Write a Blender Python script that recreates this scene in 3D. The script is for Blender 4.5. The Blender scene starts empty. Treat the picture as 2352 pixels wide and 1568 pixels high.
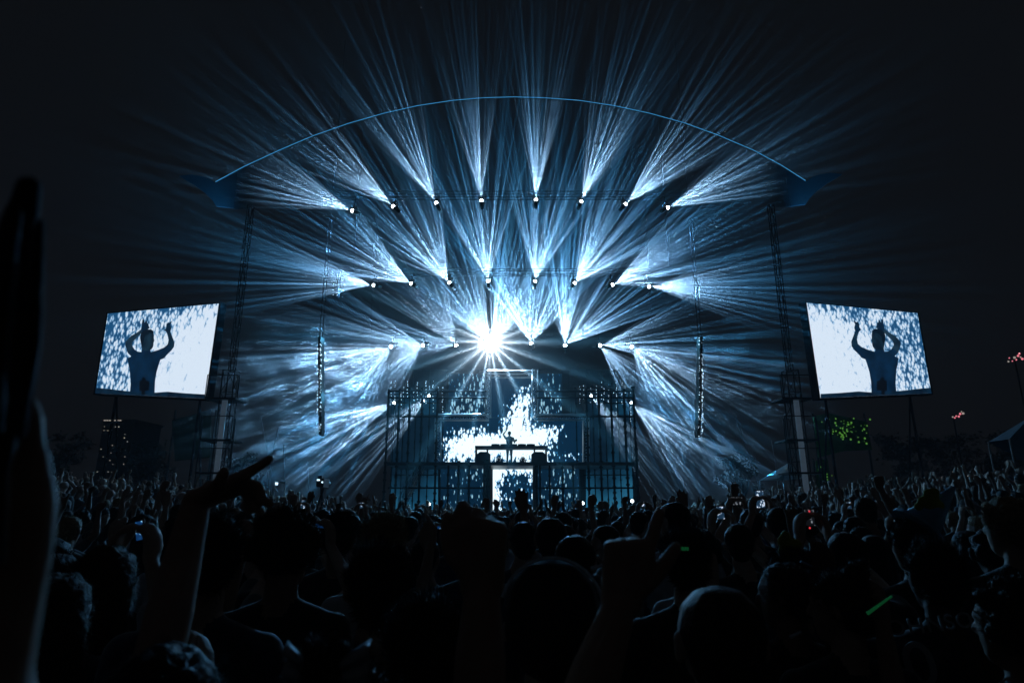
import bpy, bmesh, math, random
import numpy as np
from mathutils import Vector, Matrix, noise
from mathutils.geometry import tessellate_polygon
SC = bpy.context.scene
COL = SC.collection
V = Vector
rad = math.radians
# ------------------------------------------------------------------ camera
F = 1437.0                       # focal length in pixels of a 2352 px wide frame (22 mm on 36 mm)
PITCH = math.atan(381 / F)
EYE = V((0, 0, 1.9))
cd = bpy.data.cameras.new('camera'); CAM = bpy.data.objects.new('camera', cd); COL.objects.link(CAM)
cd.lens = 22; cd.sensor_width = 36; cd.clip_start = .05; cd.clip_end = 3000
CAM.location = EYE; CAM.rotation_euler = (math.pi / 2 + PITCH, 0, 0); SC.camera = CAM
cd.dof.use_dof = True; cd.dof.focus_distance = 28; cd.dof.aperture_fstop = 5.0
# ------------------------------------------------------------------ world: a night sky
W = bpy.data.worlds.new('World'); SC.world = W; W.use_nodes = True
W.node_tree.nodes['Background'].inputs[0].default_value = (.0033, .0035, .0042, 1)
W.node_tree.nodes['Background'].inputs[1].default_value = 1.0
W.cycles.sampling_method = 'NONE'
SC.view_settings.view_transform = 'Standard'; SC.view_settings.look = 'None'
SC.view_settings.exposure = 0; SC.view_settings.gamma = 1
cy = SC.cycles
cy.use_adaptive_sampling = False; cy.use_denoising = True
cy.max_bounces = 4; cy.diffuse_bounces = 1; cy.glossy_bounces = 2; cy.transmission_bounces = 2; cy.transparent_max_bounces = 8
cy.volume_bounces = 0; cy.sample_clamp_indirect = 2.0; cy.caustics_reflective = False; cy.caustics_refractive = False
cy.volume_step_rate = 1.0; cy.volume_max_steps = 96

def P(x, y, Y):
    """the point of the depth plane Y seen at pixel (x, y) of the 2352 px wide photograph"""
    c, s = math.cos(PITCH), math.sin(PITCH); u = (784 - y) / F
    d = V(((x - 1176) / F, c - u * s, s + u * c))
    return EYE + d * (Y - EYE.y) / d.y
# ------------------------------------------------------------------ materials
def mat(name, col, rough=.6, metal=0.0, em=None, es=0.0, spec=.5, noise=0.0, nscale=20.0, bump=0.0, sheen=0.0):
    m = bpy.data.materials.new(name); m.use_nodes = True; nt = m.node_tree
    b = nt.nodes['Principled BSDF']
    b.inputs['Base Color'].default_value = (*col, 1); b.inputs['Roughness'].default_value = rough
    b.inputs['Metallic'].default_value = metal; b.inputs['Specular IOR Level'].default_value = spec
    if sheen: b.inputs['Sheen Weight'].default_value = sheen
    if noise or bump:
        tc = nt.nodes.new('ShaderNodeTexCoord'); no = nt.nodes.new('ShaderNodeTexNoise')
        no.inputs['Scale'].default_value = nscale; no.inputs['Detail'].default_value = 5
        nt.links.new(tc.outputs['Object'], no.inputs['Vector'])
        if noise:
            mr = nt.nodes.new('ShaderNodeMapRange'); mr.inputs['From Min'].default_value = .3; mr.inputs['From Max'].default_value = .7
            mr.inputs['To Min'].default_value = 1 - noise; mr.inputs['To Max'].default_value = 1 + noise
            nt.links.new(no.outputs['Fac'], mr.inputs['Value'])
            sc = nt.nodes.new('ShaderNodeVectorMath'); sc.operation = 'SCALE'; sc.inputs[0].default_value = col
            nt.links.new(mr.outputs[0], sc.inputs['Scale']); nt.links.new(sc.outputs[0], b.inputs['Base Color'])
        if bump:
            bp = nt.nodes.new('ShaderNodeBump'); bp.inputs['Strength'].default_value = bump; bp.inputs['Distance'].default_value = .01
            nt.links.new(no.outputs['Fac'], bp.inputs['Height']); nt.links.new(bp.outputs[0], b.inputs['Normal'])
    if em:
        b.inputs['Emission Color'].default_value = (*em, 1); b.inputs['Emission Strength'].default_value = es
        m.cycles.emission_sampling = 'NONE'
    return m
M = dict(
    steel=mat('dark_steel', (.05, .055, .06), .42, .8, noise=.3, nscale=6),
    alu=mat('aluminium', (.42, .45, .48), .38, .85, noise=.2, nscale=8, bump=.1),
    tube=mat('white_column_painted_glow', (.6, .62, .65), .6, em=(.30, .46, .66), es=.08, noise=.2, nscale=2),  # glow put into the column colour in place of reflected light
    mast=mat('mast_paint', (.018, .02, .024), .8, spec=.2), truss=mat('matt_black_truss', (.004, .004, .005), .95, spec=.05),
    black=mat('black_paint', (.012, .013, .015), .5, noise=.3, nscale=9),
    deck=mat('stage_deck', (.02, .021, .023), .55, noise=.4, nscale=5),
    cloth=mat('black_drape', (.010, .011, .013), .9, noise=.4, nscale=4),
    glass=mat('lamp_lens', (.8, .8, .8), .2, em=(.85, .95, 1), es=14),
    hot=mat('hot_lamp_lens', (.8, .8, .8), .2, em=(.95, .98, 1), es=60),
    glint=mat('white_diode_and_painted_glint', (.8, .8, .8), .3, em=(.6, .82, 1), es=1.9),  # real diodes, and also painted glints on the hanging speakers
    win=mat('lit_window', (.8, .8, .7), .3, em=(.9, .8, .72), es=.35),
    pink=mat('pink_lamp', (.8, .5, .5), .3, em=(1, .25, .32), es=.9),
    red=mat('red_lamp', (.8, .3, .3), .3, em=(1, .06, .08), es=.7),
    lime=mat('lime_light_dot', (.3, .8, .2), .3, em=(.32, .95, .12), es=.20),
    edge_glow=mat('blue_edge_painted_glow', (.1, .3, .5), .4, em=(.05, .30, .62), es=.85),  # emission stands in for stage light caught by the roof edge
    wall=mat('dark_concrete', (.10, .10, .11), .85, noise=.3, nscale=2),
    green=mat('green_banner', (.035, .16, .03), .8, noise=.3, nscale=3),
    white=mat('white_canvas', (.62, .64, .66), .75, noise=.1, nscale=3, bump=.3),
    bluecan=mat('blue_canvas', (.06, .25, .42), .75, noise=.15, nscale=3),
    leaf=mat('dark_foliage', (.03, .05, .025), .8, noise=.5, nscale=3),
    bark=mat('bark', (.07, .05, .04), .9, noise=.4, nscale=9),
    foam=mat('yellow_green_foam', (.30, .33, .03), .75, noise=.15, nscale=30),
    paper=mat('pale_blue_card', (.20, .42, .62), .6, noise=.1, nscale=20),
    phone=mat('phone_case', (.015, .015, .018), .3),
    strap=mat('light_strap', (.5, .55, .6), .5),
    ribbon=mat('satin_ribbon', (.35, .38, .42), .45, noise=.15, nscale=15),
    greenplastic=mat('green_plastic_painted_glow', (.05, .5, .15), .3, em=(.03, .5, .16), es=.06),  # glow painted into the plastic in place of reflected light
    banner=mat('dull_black_cloth', (.006, .008, .012), .75, noise=.2, nscale=12, bump=.6, spec=.2),
    print_=mat('grey_print', (.38, .38, .40), .7),
    chrome=mat('bright_metal', (.75, .78, .8), .16, 1.0),
)
SKIN = [mat('skin_fair', (.42, .28, .21), .68, noise=.08, nscale=30, bump=.05), mat('skin_tan', (.28, .17, .115), .68, noise=.08, nscale=30, bump=.05), mat('skin_dark', (.10, .055, .035), .68, noise=.08, nscale=30, bump=.05)]
HAIR = [mat('hair_dark', (.014, .012, .011), .6, noise=.4, nscale=60, bump=.9, spec=.25), mat('hair_brown', (.045, .028, .017), .6, noise=.4, nscale=60, bump=.9, spec=.25), mat('hair_blond', (.30, .22, .12), .6, noise=.4, nscale=60, bump=.9, spec=.25)]
CLOTH = [mat('black_cotton', (.012, .012, .014), .85, noise=.3, nscale=30, sheen=.4), mat('navy_cotton', (.02, .03, .06), .85, noise=.3, nscale=30, sheen=.4),
         mat('grey_cotton', (.09, .09, .10), .85, noise=.2, nscale=30, sheen=.4), mat('white_cotton', (.4, .42, .45), .85, noise=.1, nscale=30, sheen=.3),
         mat('wine_cotton', (.09, .02, .025), .85, noise=.2, nscale=30, sheen=.4)]
JEANS = mat('denim', (.03, .04, .07), .85, noise=.3, nscale=40)
SHOE = mat('shoe', (.03, .03, .03), .7)

def tag(o, label=None, cat=None, group=None, kind=None):
    if label: o['label'] = label
    if cat: o['category'] = cat
    if group: o['group'] = group
    if kind: o['kind'] = kind
    return o
def empty(name, loc, label, cat, group=None, rz=0):
    o = bpy.data.objects.new(name, None); COL.objects.link(o); o.location = loc; o.rotation_euler = (0, 0, rz)
    o.empty_display_size = .2
    return tag(o, label, cat, group)
def link(name, me, parent=None, world=True):
    o = bpy.data.objects.new(name, me); COL.objects.link(o)
    if parent:
        o.parent = parent
        if world: # mesh was made in world coordinates
            o.matrix_parent_inverse = (Matrix.Translation(parent.location) @ parent.rotation_euler.to_matrix().to_4x4()).inverted()
    return o
class MB:
    """collects boxes, bars and tubes and links them as one mesh"""
    def __init__(s): s.v = []; s.f = []; s.mi = []; s.cur = 0
    def add(s, vs, fs):
        n = len(s.v); s.v += [tuple(p) for p in vs]; s.f += [tuple(i + n for i in q) for q in fs]; s.mi += [s.cur] * len(fs)
    def box(s, a, b):
        x0, x1 = sorted((a[0], b[0])); y0, y1 = sorted((a[1], b[1])); z0, z1 = sorted((a[2], b[2]))
        s.add([(x, y, z) for x in (x0, x1) for y in (y0, y1) for z in (z0, z1)],
              [(0, 1, 3, 2), (4, 6, 7, 5), (0, 4, 5, 1), (2, 3, 7, 6), (0, 2, 6, 4), (1, 5, 7, 3)])
    def tube(s, a, b, r, r2=None, n=6, cap=True):
        a, b = V(a), V(b); r2 = r if r2 is None else r2; d = (b - a)
        if d.length < 1e-6: return
        d.normalize(); u = d.orthogonal().normalized(); w = d.cross(u)
        vs = [a + (u * math.cos(t) + w * math.sin(t)) * r for t in [2 * math.pi * i / n for i in range(n)]]
        vs += [b + (u * math.cos(t) + w * math.sin(t)) * r2 for t in [2 * math.pi * i / n for i in range(n)]]
        fs = [(i, (i + 1) % n, (i + 1) % n + n, i + n) for i in range(n)]
        if cap: fs += [tuple(range(n))[::-1], tuple(range(n, 2 * n))]
        s.add(vs, fs)
    def path(s, pts, r, n=6):
        for a, b in zip(pts, pts[1:]): s.tube(a, b, r, n=n)
    def ball(s, c, r, k=2, sc=(1, 1, 1)):
        n = 6 * k; c = V(c); vs = [c + V((0, 0, r * sc[2]))]
        m = 3 * k
        for i in range(1, m):
            t = math.pi * i / m
            for j in range(n):
                p = 2 * math.pi * j / n; vs.append(c + V((r * sc[0] * math.sin(t) * math.cos(p), r * sc[1] * math.sin(t) * math.sin(p), r * sc[2] * math.cos(t))))
        vs.append(c - V((0, 0, r * sc[2]))); fs = []
        for j in range(n): fs.append((0, 1 + j, 1 + (j + 1) % n))
        for i in range(m - 2):
            for j in range(n):
                a = 1 + i * n + j; b = 1 + i * n + (j + 1) % n; fs.append((a, a + n, b + n, b))
        L = len(vs) - 1
        for j in range(n): fs.append((L, 1 + (m - 2) * n + (j + 1) % n, 1 + (m - 2) * n + j))
        s.add(vs, fs)
    def prism(s, pts, off):
        """polygon pts extruded by vector off"""
        n = len(pts); off = V(off); vs = [V(p) for p in pts] + [V(p) + off for p in pts]
        s.add(vs, [tuple(range(n)), tuple(range(n, 2 * n))[::-1]] + [(i, i + n, (i + 1) % n + n, (i + 1) % n) for i in range(n)])
    def truss(s, a, b, w=.4, r=.025, step=None, up=(0, 0, 1), lat=.012):
        a, b = V(a), V(b); d = (b - a); L = d.length; d.normalize(); up = V(up)
        u = d.cross(up); u = (u if u.length > .1 else d.cross(V((0, 1, 0)))).normalized(); w2 = u.cross(d).normalized()
        cs = [(u * i + w2 * j) * w / 2 for i, j in ((-1, -1), (1, -1), (1, 1), (-1, 1))]
        for c in cs: s.tube(a + c, b + c, r)
        n = max(1, round(L / (step or w * 1.2)))
        for k in range(n + 1):
            p = a + d * L * k / n
            for i in range(4):
                s.tube(p + cs[i], p + cs[(i + 1) % 4], lat, n=4)
                if k < n:
                    q = a + d * L * (k + 1) / n; i2 = (i + 1) % 4
                    s.tube(p + cs[i if k % 2 else i2], q + cs[i2 if k % 2 else i], lat, n=4)
    def build(s, name, m, parent=None, smooth=False, world=True):
        me = bpy.data.meshes.new(name); me.from_pydata(s.v, [], s.f)
        for mm in (m if isinstance(m, (list, tuple)) else [m]): me.materials.append(mm)
        if any(s.mi): me.polygons.foreach_set('material_index', s.mi)
        if smooth: me.polygons.foreach_set('use_smooth', [True] * len(s.f))
        me.update()
        return link(name, me, parent, world)
def mesh1(name, m, parent, fn, smooth=False):
    b = MB(); fn(b); return b.build(name, m, parent, smooth)

# ------------------------------------------------------------------ stage lamps and their beams (the scene's light)
ORD = ['first', 'second', 'third', 'fourth', 'fifth', 'sixth', 'seventh', 'eighth']
BEAM_POWER = 2300000.0
def beam_light(a, aim, half, seed, power, parent, tang=None, scale=37, wide=False, la=.85, lb=1.85, A=(2.5, 3.6, 4.8), B=(.04, .42, .92)):
    l = bpy.data.lights.new('beam', 'SPOT'); o = bpy.data.objects.new('beam', l); COL.objects.link(o)
    o.location = a; o.rotation_euler = (V(aim) - V(a)).to_track_quat('-Z', 'Y').to_euler()
    o.parent = parent; o.matrix_parent_inverse = (Matrix.Translation(parent.location) @ parent.rotation_euler.to_matrix().to_4x4()).inverted()
    if not wide:      # the fan is flat: an elliptical cone, wide along the row and thin across it
        dz = (V(a) - V(aim)).normalized(); my = (-dz).cross(tang).normalized(); ax = my.cross(dz).normalized()
        sy = math.tan(rad(12)) / math.tan(rad(half))
        o.rotation_euler = Matrix((ax, my, dz)).transposed().to_euler(); o.scale = (1, min(1, sy), 1)
    l.spot_size = min(rad(175), rad(half * 2)); l.spot_blend = .5; l.shadow_soft_size = .008; l.energy = power
    l.use_nodes = True; nt = l.node_tree; N = nt.nodes; LK = nt.links.new; em = N['Emission']
    tc = N.new('ShaderNodeTexCoord')
    def math_(op, a_, b_=None):
        q = N.new('ShaderNodeMath'); q.operation = op
        for i, z in enumerate((a_, b_)):
            if z is None: continue
            if isinstance(z, (int, float)): q.inputs[i].default_value = z
            else: LK(z, q.inputs[i])
        return q.outputs[0]
    def maprange(v, f0, f1, t0=0, t1=1):
        mr = N.new('ShaderNodeMapRange'); mr.interpolation_type = 'SMOOTHSTEP'
        for k_, z in (('From Min', f0), ('From Max', f1), ('To Min', t0), ('To Max', t1)): mr.inputs[k_].default_value = z
        LK(v, mr.inputs['Value']); return mr.outputs[0]
    if wide:   # the lamp that shines straight at the camera: narrow blades of light round its axis
        sp = N.new('ShaderNodeSeparateXYZ'); LK(tc.outputs['Normal'], sp.inputs[0])
        ang = math_('ARCTAN2', sp.outputs[1], sp.outputs[0])
        w1 = math_('POWER', math_('ABSOLUTE', math_('COSINE', math_('MULTIPLY', ang, 9.0))), 26.0)
        no = N.new('ShaderNodeTexNoise'); no.noise_dimensions = '1D'; no.inputs['Scale'].default_value = 6.0; LK(ang, no.inputs['W'])
        w2 = maprange(no.outputs['Fac'], .5, .68)
        g = math_('ADD', math_('ADD', math_('MULTIPLY', w1, 1.0), math_('MULTIPLY', w2, .25)), .10)
    else:      # a gobo wheel: the cone is split into many pencil rays of unequal strength
        ge = N.new('ShaderNodeNewGeometry')
        def dot_(ax):
            q = N.new('ShaderNodeVectorMath'); q.operation = 'DOT_PRODUCT'; LK(ge.outputs['Incoming'], q.inputs[0]); q.inputs[1].default_value = ax; return q.outputs['Value']
        d_ = (V(aim) - V(a)).normalized(); m_ = d_.cross(tang).normalized(); t_ = m_.cross(d_)
        u1 = dot_(t_); u2 = dot_(m_)
        cb = N.new('ShaderNodeCombineXYZ'); LK(math_('ADD', math_('MULTIPLY', u1, scale), seed * 7.3), cb.inputs[0]); LK(math_('MULTIPLY', u2, scale * .13), cb.inputs[1])
        vo = N.new('ShaderNodeTexVoronoi'); vo.voronoi_dimensions = '2D'; vo.inputs['Scale'].default_value = 1; LK(cb.outputs[0], vo.inputs['Vector'])
        dot = maprange(vo.outputs['Distance'], .34, .05)
        sp = N.new('ShaderNodeSeparateColor'); LK(vo.outputs['Color'], sp.inputs[0])
        g = math_('ADD', math_('MULTIPLY', dot, math_('MULTIPLY', math_('POWER', sp.outputs[0], 1.6), 2.4)), .009)
        g = math_('MULTIPLY', g, maprange(math_('ABSOLUTE', u2), .17, .05))
    fo = N.new('ShaderNodeLightFalloff'); fo.inputs['Strength'].default_value = 1
    r = math_('DIVIDE', fo.outputs['Linear'], fo.outputs['Quadratic'])
    if wide: g = math_('ADD', g, math_('MULTIPLY', math_('EXPONENT', math_('MULTIPLY', r, -2.6)), 1.7))
    def comp(L, col):
        q = N.new('ShaderNodeVectorMath'); q.operation = 'SCALE'; q.inputs[0].default_value = col
        LK(math_('EXPONENT', math_('MULTIPLY', r, -1 / L)), q.inputs['Scale']); return q.outputs[0]
    s_ = N.new('ShaderNodeVectorMath'); s_.operation = 'ADD'; LK(comp(la, A), s_.inputs[0]); LK(comp(lb, B), s_.inputs[1])
    LK(s_.outputs[0], em.inputs['Color']); LK(math_('MULTIPLY', g, fo.outputs['Linear']), em.inputs['Strength'])
    return o
ROWS = [
 ('top', 27.0, [(809, 484, 158, 24), (903, 474, 140, 22), (1002, 466, 118, 24), (1106, 461, 95, 16), (1231, 459, 88, 16), (1335, 463, 68, 22), (1437, 469, 45, 22), (1534, 477, 25, 23)]),
 ('middle', 30.0, [(858, 655, 171, 26), (944, 651, 150, 32), (1032, 649, 125, 36), (1121, 646, 97, 33), (1229, 646, 80, 31), (1320, 650, 50, 40), (1407, 654, 24, 34), (1491, 658, 0, 24)]),
 ('lowest full', 33.0, [(898, 796, 205, 34), (971, 793, 195, 44), (1048, 793, 122, 32), (1126, 790, 62, 34), (1220, 788, 108, 28), (1298, 793, 92, 28), (1378, 793, 8, 28), (1451, 796, -30, 34)]),
]
LAMPS = []
def lamp(px, py, th, half, Y, label, group, seed, power=1.0, hot=False, depth=2.6, R=.085):
    a = P(px, py, Y); t = rad(th); b = P(px + 350 * math.cos(t), py - 350 * math.sin(t), Y - depth)
    d = (b - a).normalized()
    root = empty('moving_head_light', a + V((0, .35, .30)), label, 'stage light', group)
    mesh1('base', M['black'], root, lambda q: (q.box(a + V((-.15, .22, .20)), a + V((.15, .48, .30))), q.box(a + V((-.03, .3, .3)), a + V((.03, .4, .42)))))
    mesh1('yoke', M['black'], root, lambda q: [q.tube(a + V((sx * .14, .3, .2)), a - d * .12 + V((sx * .13, .0, 0)), .022) for sx in (-1, 1)])
    mesh1('head', M['black'], root, lambda q: (q.tube(a - d * .36, a - d * .05, .09, .095, n=12), q.tube(a - d * .42, a - d * .36, .05, .09, n=12)), True)
    mesh1('lens', M['hot'] if hot else M['glass'], root, lambda q: q.ball(a - d * .01, .19 if hot else R, 2), True)
    beam_light(a + d * (.26 if hot else .12), b, half, seed, BEAM_POWER * power, root, lb=1.5 if Y == 27 else 1.85, B=(.04, .42, .92) if Y < 32 or 90 < th < 120 or 0 < th < 100 else (.12, .32, .56), tang=P(px + 350 * math.cos(t + .1), py - 350 * math.sin(t + .1), Y - depth) - b)
    LAMPS.append((a, d)); return root, a
k = 0
for rn, Y, row in ROWS:
    for i, (px, py, th, half) in enumerate(row):
        k += 1; hot = rn.startswith('low') and i == 3
        side = 'from the left in the %s row of beams' % rn
        lab = 'blinding white stage lamp pointed at the crowd, brightest in the rig' if hot else '%s lit moving head lamp %s' % (ORD[i], side)
        root, a = lamp(px, py, th, half, Y, lab, 'moving head lamps in the rig', k, R=.10 if Y == 33 else .085, power=(.85, 1.15, 1.3)[('top', 'middle', 'lowest full').index(rn)] * (1.7 if Y == 33 and 2 < i < 6 else .55 if Y == 33 else 1), hot=hot)
        for th2, h2 in ({0: [(236, 20)], 1: [(160, 20), (228, 20)], 2: [(180, 30)], 3: [(122, 34)], 4: [(66, 26)], 5: [(42, 28), (-60, 24)], 6: [(-44, 26)], 7: [(-60, 18)]}.get(i, []) if Y == 33 else []):
            t2 = rad(th2); b2 = P(px + 350 * math.cos(t2), py - 350 * math.sin(t2), Y - 2.6); d2 = (b2 - a).normalized()
            beam_light(a + d2 * (.26 if hot else .12), b2, h2, k + 50 + h2, BEAM_POWER * (1.5 if 0 < th2 < 135 else .55), root, P(px + 350 * math.cos(t2 + .1), py - 350 * math.sin(t2 + .1), Y - 2.6) - b2)
        if hot:
            beam_light(a + V((0, -.26, 0)), EYE + V((0, 0, 1.5)), 86, 5, 54000, root, wide=True, la=.85, lb=2.6, A=(12, 12, 12), B=(.2, 1.1, 1.9))
            l = bpy.data.lights.new('front_light', 'SPOT'); lo = bpy.data.objects.new('front_light', l); COL.objects.link(lo); lo.location = a + V((0, -.3, 0))
            lo.rotation_euler = (V((0, 9, .5)) - lo.location).to_track_quat('-Z', 'Y').to_euler(); l.spot_size = rad(100); l.spot_blend = .6; l.energy = 7500; l.color = (.18, .54, 1); l.shadow_soft_size = .15
            lo.parent = root; lo.matrix_parent_inverse = Matrix.Translation(root.location).inverted()
for i, (px, py, th, half) in enumerate([(905, 925, 203, 22), (985, 909, 222, 16), (1358, 909, -50, 16), (1450, 925, -40, 24)]):
    lamp(px, py, th, half, 33.2, ['lit lamp at the far left end inside the scaffold cage', 'lit lamp in the left half of the scaffold cage top', 'lit lamp in the right half of the scaffold cage top', 'lit lamp at the far right end inside the scaffold cage'][i], 'moving head lamps inside the cage', 40 + i, .55, R=.07)
# ------------------------------------------------------------------ haze and smoke
def volume_box(name, a, b, density, color, noise=None, label=None):
    q = MB(); q.box(a, b); m = bpy.data.materials.new(name); m.use_nodes = True; nt = m.node_tree; nt.nodes.clear()
    out = nt.nodes.new('ShaderNodeOutputMaterial'); pv = nt.nodes.new('ShaderNodeVolumePrincipled')
    pv.inputs['Color'].default_value = (*color, 1); pv.inputs['Density'].default_value = density; pv.inputs['Anisotropy'].default_value = 0.0
    nt.links.new(pv.outputs[0], out.inputs['Volume'])
    o = q.build(name, m)
    if noise:
        tc = nt.nodes.new('ShaderNodeTexCoord'); mp = nt.nodes.new('ShaderNodeMapping'); mp.inputs['Rotation'].default_value = noise['rot']
        mp.inputs['Scale'].default_value = noise['sc']
        no = nt.nodes.new('ShaderNodeTexNoise'); no.inputs['Scale'].default_value = 1; no.inputs['Detail'].default_value = 5
        nt.links.new(tc.outputs['Object'], mp.inputs['Vector']); nt.links.new(mp.outputs[0], no.inputs['Vector'])
        mr = nt.nodes.new('ShaderNodeMapRange'); mr.inputs['From Min'].default_value = .44; mr.inputs['From Max'].default_value = .64
        mr.inputs['To Max'].default_value = noise['den']; nt.links.new(no.outputs['Fac'], mr.inputs['Value'])
        # thins out towards the sides of the cloud
        vs = nt.nodes.new('ShaderNodeVectorMath'); vs.operation = 'SUBTRACT'; nt.links.new(tc.outputs['Object'], vs.inputs[0]); vs.inputs[1].default_value = (V(a) + V(b)) / 2
        vd = nt.nodes.new('ShaderNodeVectorMath'); vd.operation = 'DIVIDE'; nt.links.new(vs.outputs[0], vd.inputs[0]); vd.inputs[1].default_value = [abs(x - y) / 2 for x, y in zip(a, b)]
        ln = nt.nodes.new('ShaderNodeVectorMath'); ln.operation = 'LENGTH'; nt.links.new(vd.outputs[0], ln.inputs[0])
        m2 = nt.nodes.new('ShaderNodeMapRange'); m2.interpolation_type = 'SMOOTHSTEP'; m2.inputs['From Min'].default_value = 1.0; m2.inputs['From Max'].default_value = .25
        nt.links.new(ln.outputs['Value'], m2.inputs['Value'])
        mu = nt.nodes.new('ShaderNodeMath'); mu.operation = 'MULTIPLY'; nt.links.new(mr.outputs[0], mu.inputs[0]); nt.links.new(m2.outputs[0], mu.inputs[1])
        nt.links.new(mu.outputs[0], pv.inputs['Density'])
    return o
tag(volume_box('haze', (-75, -6, -1.5), (75, 120, 46), .0015, (.92, .96, 1)), 'thin theatrical haze filling the air over the crowd and stage', 'haze', kind='stuff')
tag(volume_box('smoke', (-17, 25.6, .3), (-5.5, 36, 12.5), .02, (.95, .97, 1), dict(rot=(.3, .5, .2), sc=(.8, .8, 1.3), den=.030)), 'drifting white smoke lit by beams left of the scaffold cage', 'smoke', kind='stuff')
tag(volume_box('smoke', (5.5, 25.6, .3), (17, 36, 12.5), .02, (.95, .97, 1), dict(rot=(.3, -.5, -.2), sc=(.8, .8, 1.3), den=.014)), 'thin drifting smoke right of the scaffold cage', 'smoke', kind='stuff')

# ------------------------------------------------------------------ ground
def gz(x, y):
    t = max(0.0, min(1.0, (abs(x) - 3.0) / 13.0)); t = t * t * (3 - 2 * t)
    return 1.15 * t * max(0.0, min(1.0, (y - 5) / 8))
vs, fs = [], []
xs = [-600, -200, -80] + [x for x in range(-44, 45, 2)] + [80, 200, 600]; ys = [-60, -6] + list(range(0, 60, 2)) + [80, 200, 900]
for y in ys:
    for x in xs: vs.append((x, y, gz(x, y)))
nx = len(xs)
for j in range(len(ys) - 1):
    for i in range(nx - 1): fs.append((j * nx + i, j * nx + i + 1, (j + 1) * nx + i + 1, (j + 1) * nx + i))
me = bpy.data.meshes.new('ground'); me.from_pydata(vs, [], fs); me.materials.append(mat('trampled_grass', (.035, .04, .022), .95, noise=.5, nscale=1.5, bump=.5))
tag(link('ground', me), kind='structure')

# ------------------------------------------------------------------ LED screen material: 'glow' attribute + streaky particles
def led(name, rot=.6, sx=3.0, sy=1.2, bright=1.0, lo=(.004, .028, .075), mid=(.03, .22, .50), hi=(.80, .93, 1.0), amp=1.0, dots=True, soft=0.0):
    m = bpy.data.materials.new(name); m.use_nodes = True; nt = m.node_tree; N = nt.nodes; LK = nt.links.new
    N.clear(); out = N.new('ShaderNodeOutputMaterial'); em = N.new('ShaderNodeEmission'); LK(em.outputs[0], out.inputs[0])
    at = N.new('ShaderNodeAttribute'); at.attribute_name = 'glow'
    tc = N.new('ShaderNodeAttribute'); tc.attribute_name = 'pos'
    mp = N.new('ShaderNodeMapping'); mp.inputs['Rotation'].default_value = (0, 0, rot); mp.inputs['Scale'].default_value = (sx, sy, 1)
    LK(tc.outputs['Vector'], mp.inputs['Vector'])
    vo = N.new('ShaderNodeTexVoronoi'); vo.inputs['Scale'].default_value = 1; LK(mp.outputs[0], vo.inputs['Vector'])
    no = N.new('ShaderNodeTexNoise'); no.inputs['Scale'].default_value = .6; no.inputs['Detail'].default_value = 3; LK(mp.outputs[0], no.inputs['Vector'])
    def mth(op, a, b=None):
        q = N.new('ShaderNodeMath'); q.operation = op
        for i, z in enumerate((a, b)):
            if z is None: continue
            if isinstance(z, (int, float)): q.inputs[i].default_value = z
            else: LK(z, q.inputs[i])
        return q.outputs[0]
    n = mth('MULTIPLY', mth('SUBTRACT', no.outputs['Fac'], .5), 1.5 * amp)
    sc = N.new('ShaderNodeSeparateColor'); LK(vo.outputs['Color'], sc.inputs[0])
    d = mth('MULTIPLY', mth('SUBTRACT', .42, vo.outputs['Distance']), 1.3 * amp)
    d2 = mth('MULTIPLY', mth('SUBTRACT', sc.outputs[0], .5), .7 * amp)
    v = mth('ADD', at.outputs['Fac'], n)
    if dots: v = mth('ADD', mth('ADD', v, d), d2)
    cr = N.new('ShaderNodeValToRGB'); e = cr.color_ramp.elements
    e[0].position = .40 - soft; e[0].color = (*lo, 1); e[1].position = .68 + soft; e[1].color = (*hi, 1)
    x = e.new(.52); x.color = (*mid, 1)
    LK(v, cr.inputs[0]); LK(cr.outputs[0], em.inputs['Color']); em.inputs['Strength'].default_value = bright
    m.cycles.emission_sampling = 'NONE'
    return m
def led_panel(name, corners, fn, m, parent, nx=60, ny=40, back=None):
    """corners TL,TR,BR,BL in the world; fn(u, v, p) gives the picture's brightness field (u right, v down)"""
    TL, TR, BR, BL = corners; vs, fs, gl = [], [], []
    W_ = (TR - TL).length; H_ = (BL - TL).length; pos = []
    for j in range(ny + 1):
        for i in range(nx + 1):
            u, v = i / nx, j / ny; p = (TL * (1 - u) + TR * u) * (1 - v) + (BL * (1 - u) + BR * u) * v
            vs.append(p); gl.append(fn(u, v)); pos += [u * W_, v * H_, 0]
    for j in range(ny):
        for i in range(nx):
            a = j * (nx + 1) + i; fs.append((a, a + nx + 1, a + nx + 2, a + 1))
    me = bpy.data.meshes.new(name); me.from_pydata(vs, [], fs); me.materials.append(m)
    at = me.attributes.new('glow', 'FLOAT', 'POINT'); at.data.foreach_set('value', gl)
    at = me.attributes.new('pos', 'FLOAT_VECTOR', 'POINT'); at.data.foreach_set('vector', pos)
    return link(name, me, parent)
def pxq(x0, y0, x1, y1, Y): return (P(x0, y0, Y), P(x1, y0, Y), P(x1, y1, Y), P(x0, y1, Y))
def inpoly(x, y, poly):
    c = False; n = len(poly)
    for i in range(n):
        x1, y1 = poly[i]; x2, y2 = poly[(i + 1) % n]
        if (y1 > y) != (y2 > y) and x < (x2 - x1) * (y - y1) / (y2 - y1) + x1: c = not c
    return c
def pdist(x, y, poly):
    b = 1e9; n = len(poly)
    for i in range(n):
        x1, y1 = poly[i]; x2, y2 = poly[(i + 1) % n]; dx, dy = x2 - x1, y2 - y1
        t = max(0, min(1, ((x - x1) * dx + (y - y1) * dy) / (dx * dx + dy * dy + 1e-9)))
        b = min(b, math.hypot(x - x1 - t * dx, y - y1 - t * dy))
    return b if inpoly(x, y, poly) else -b
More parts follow.
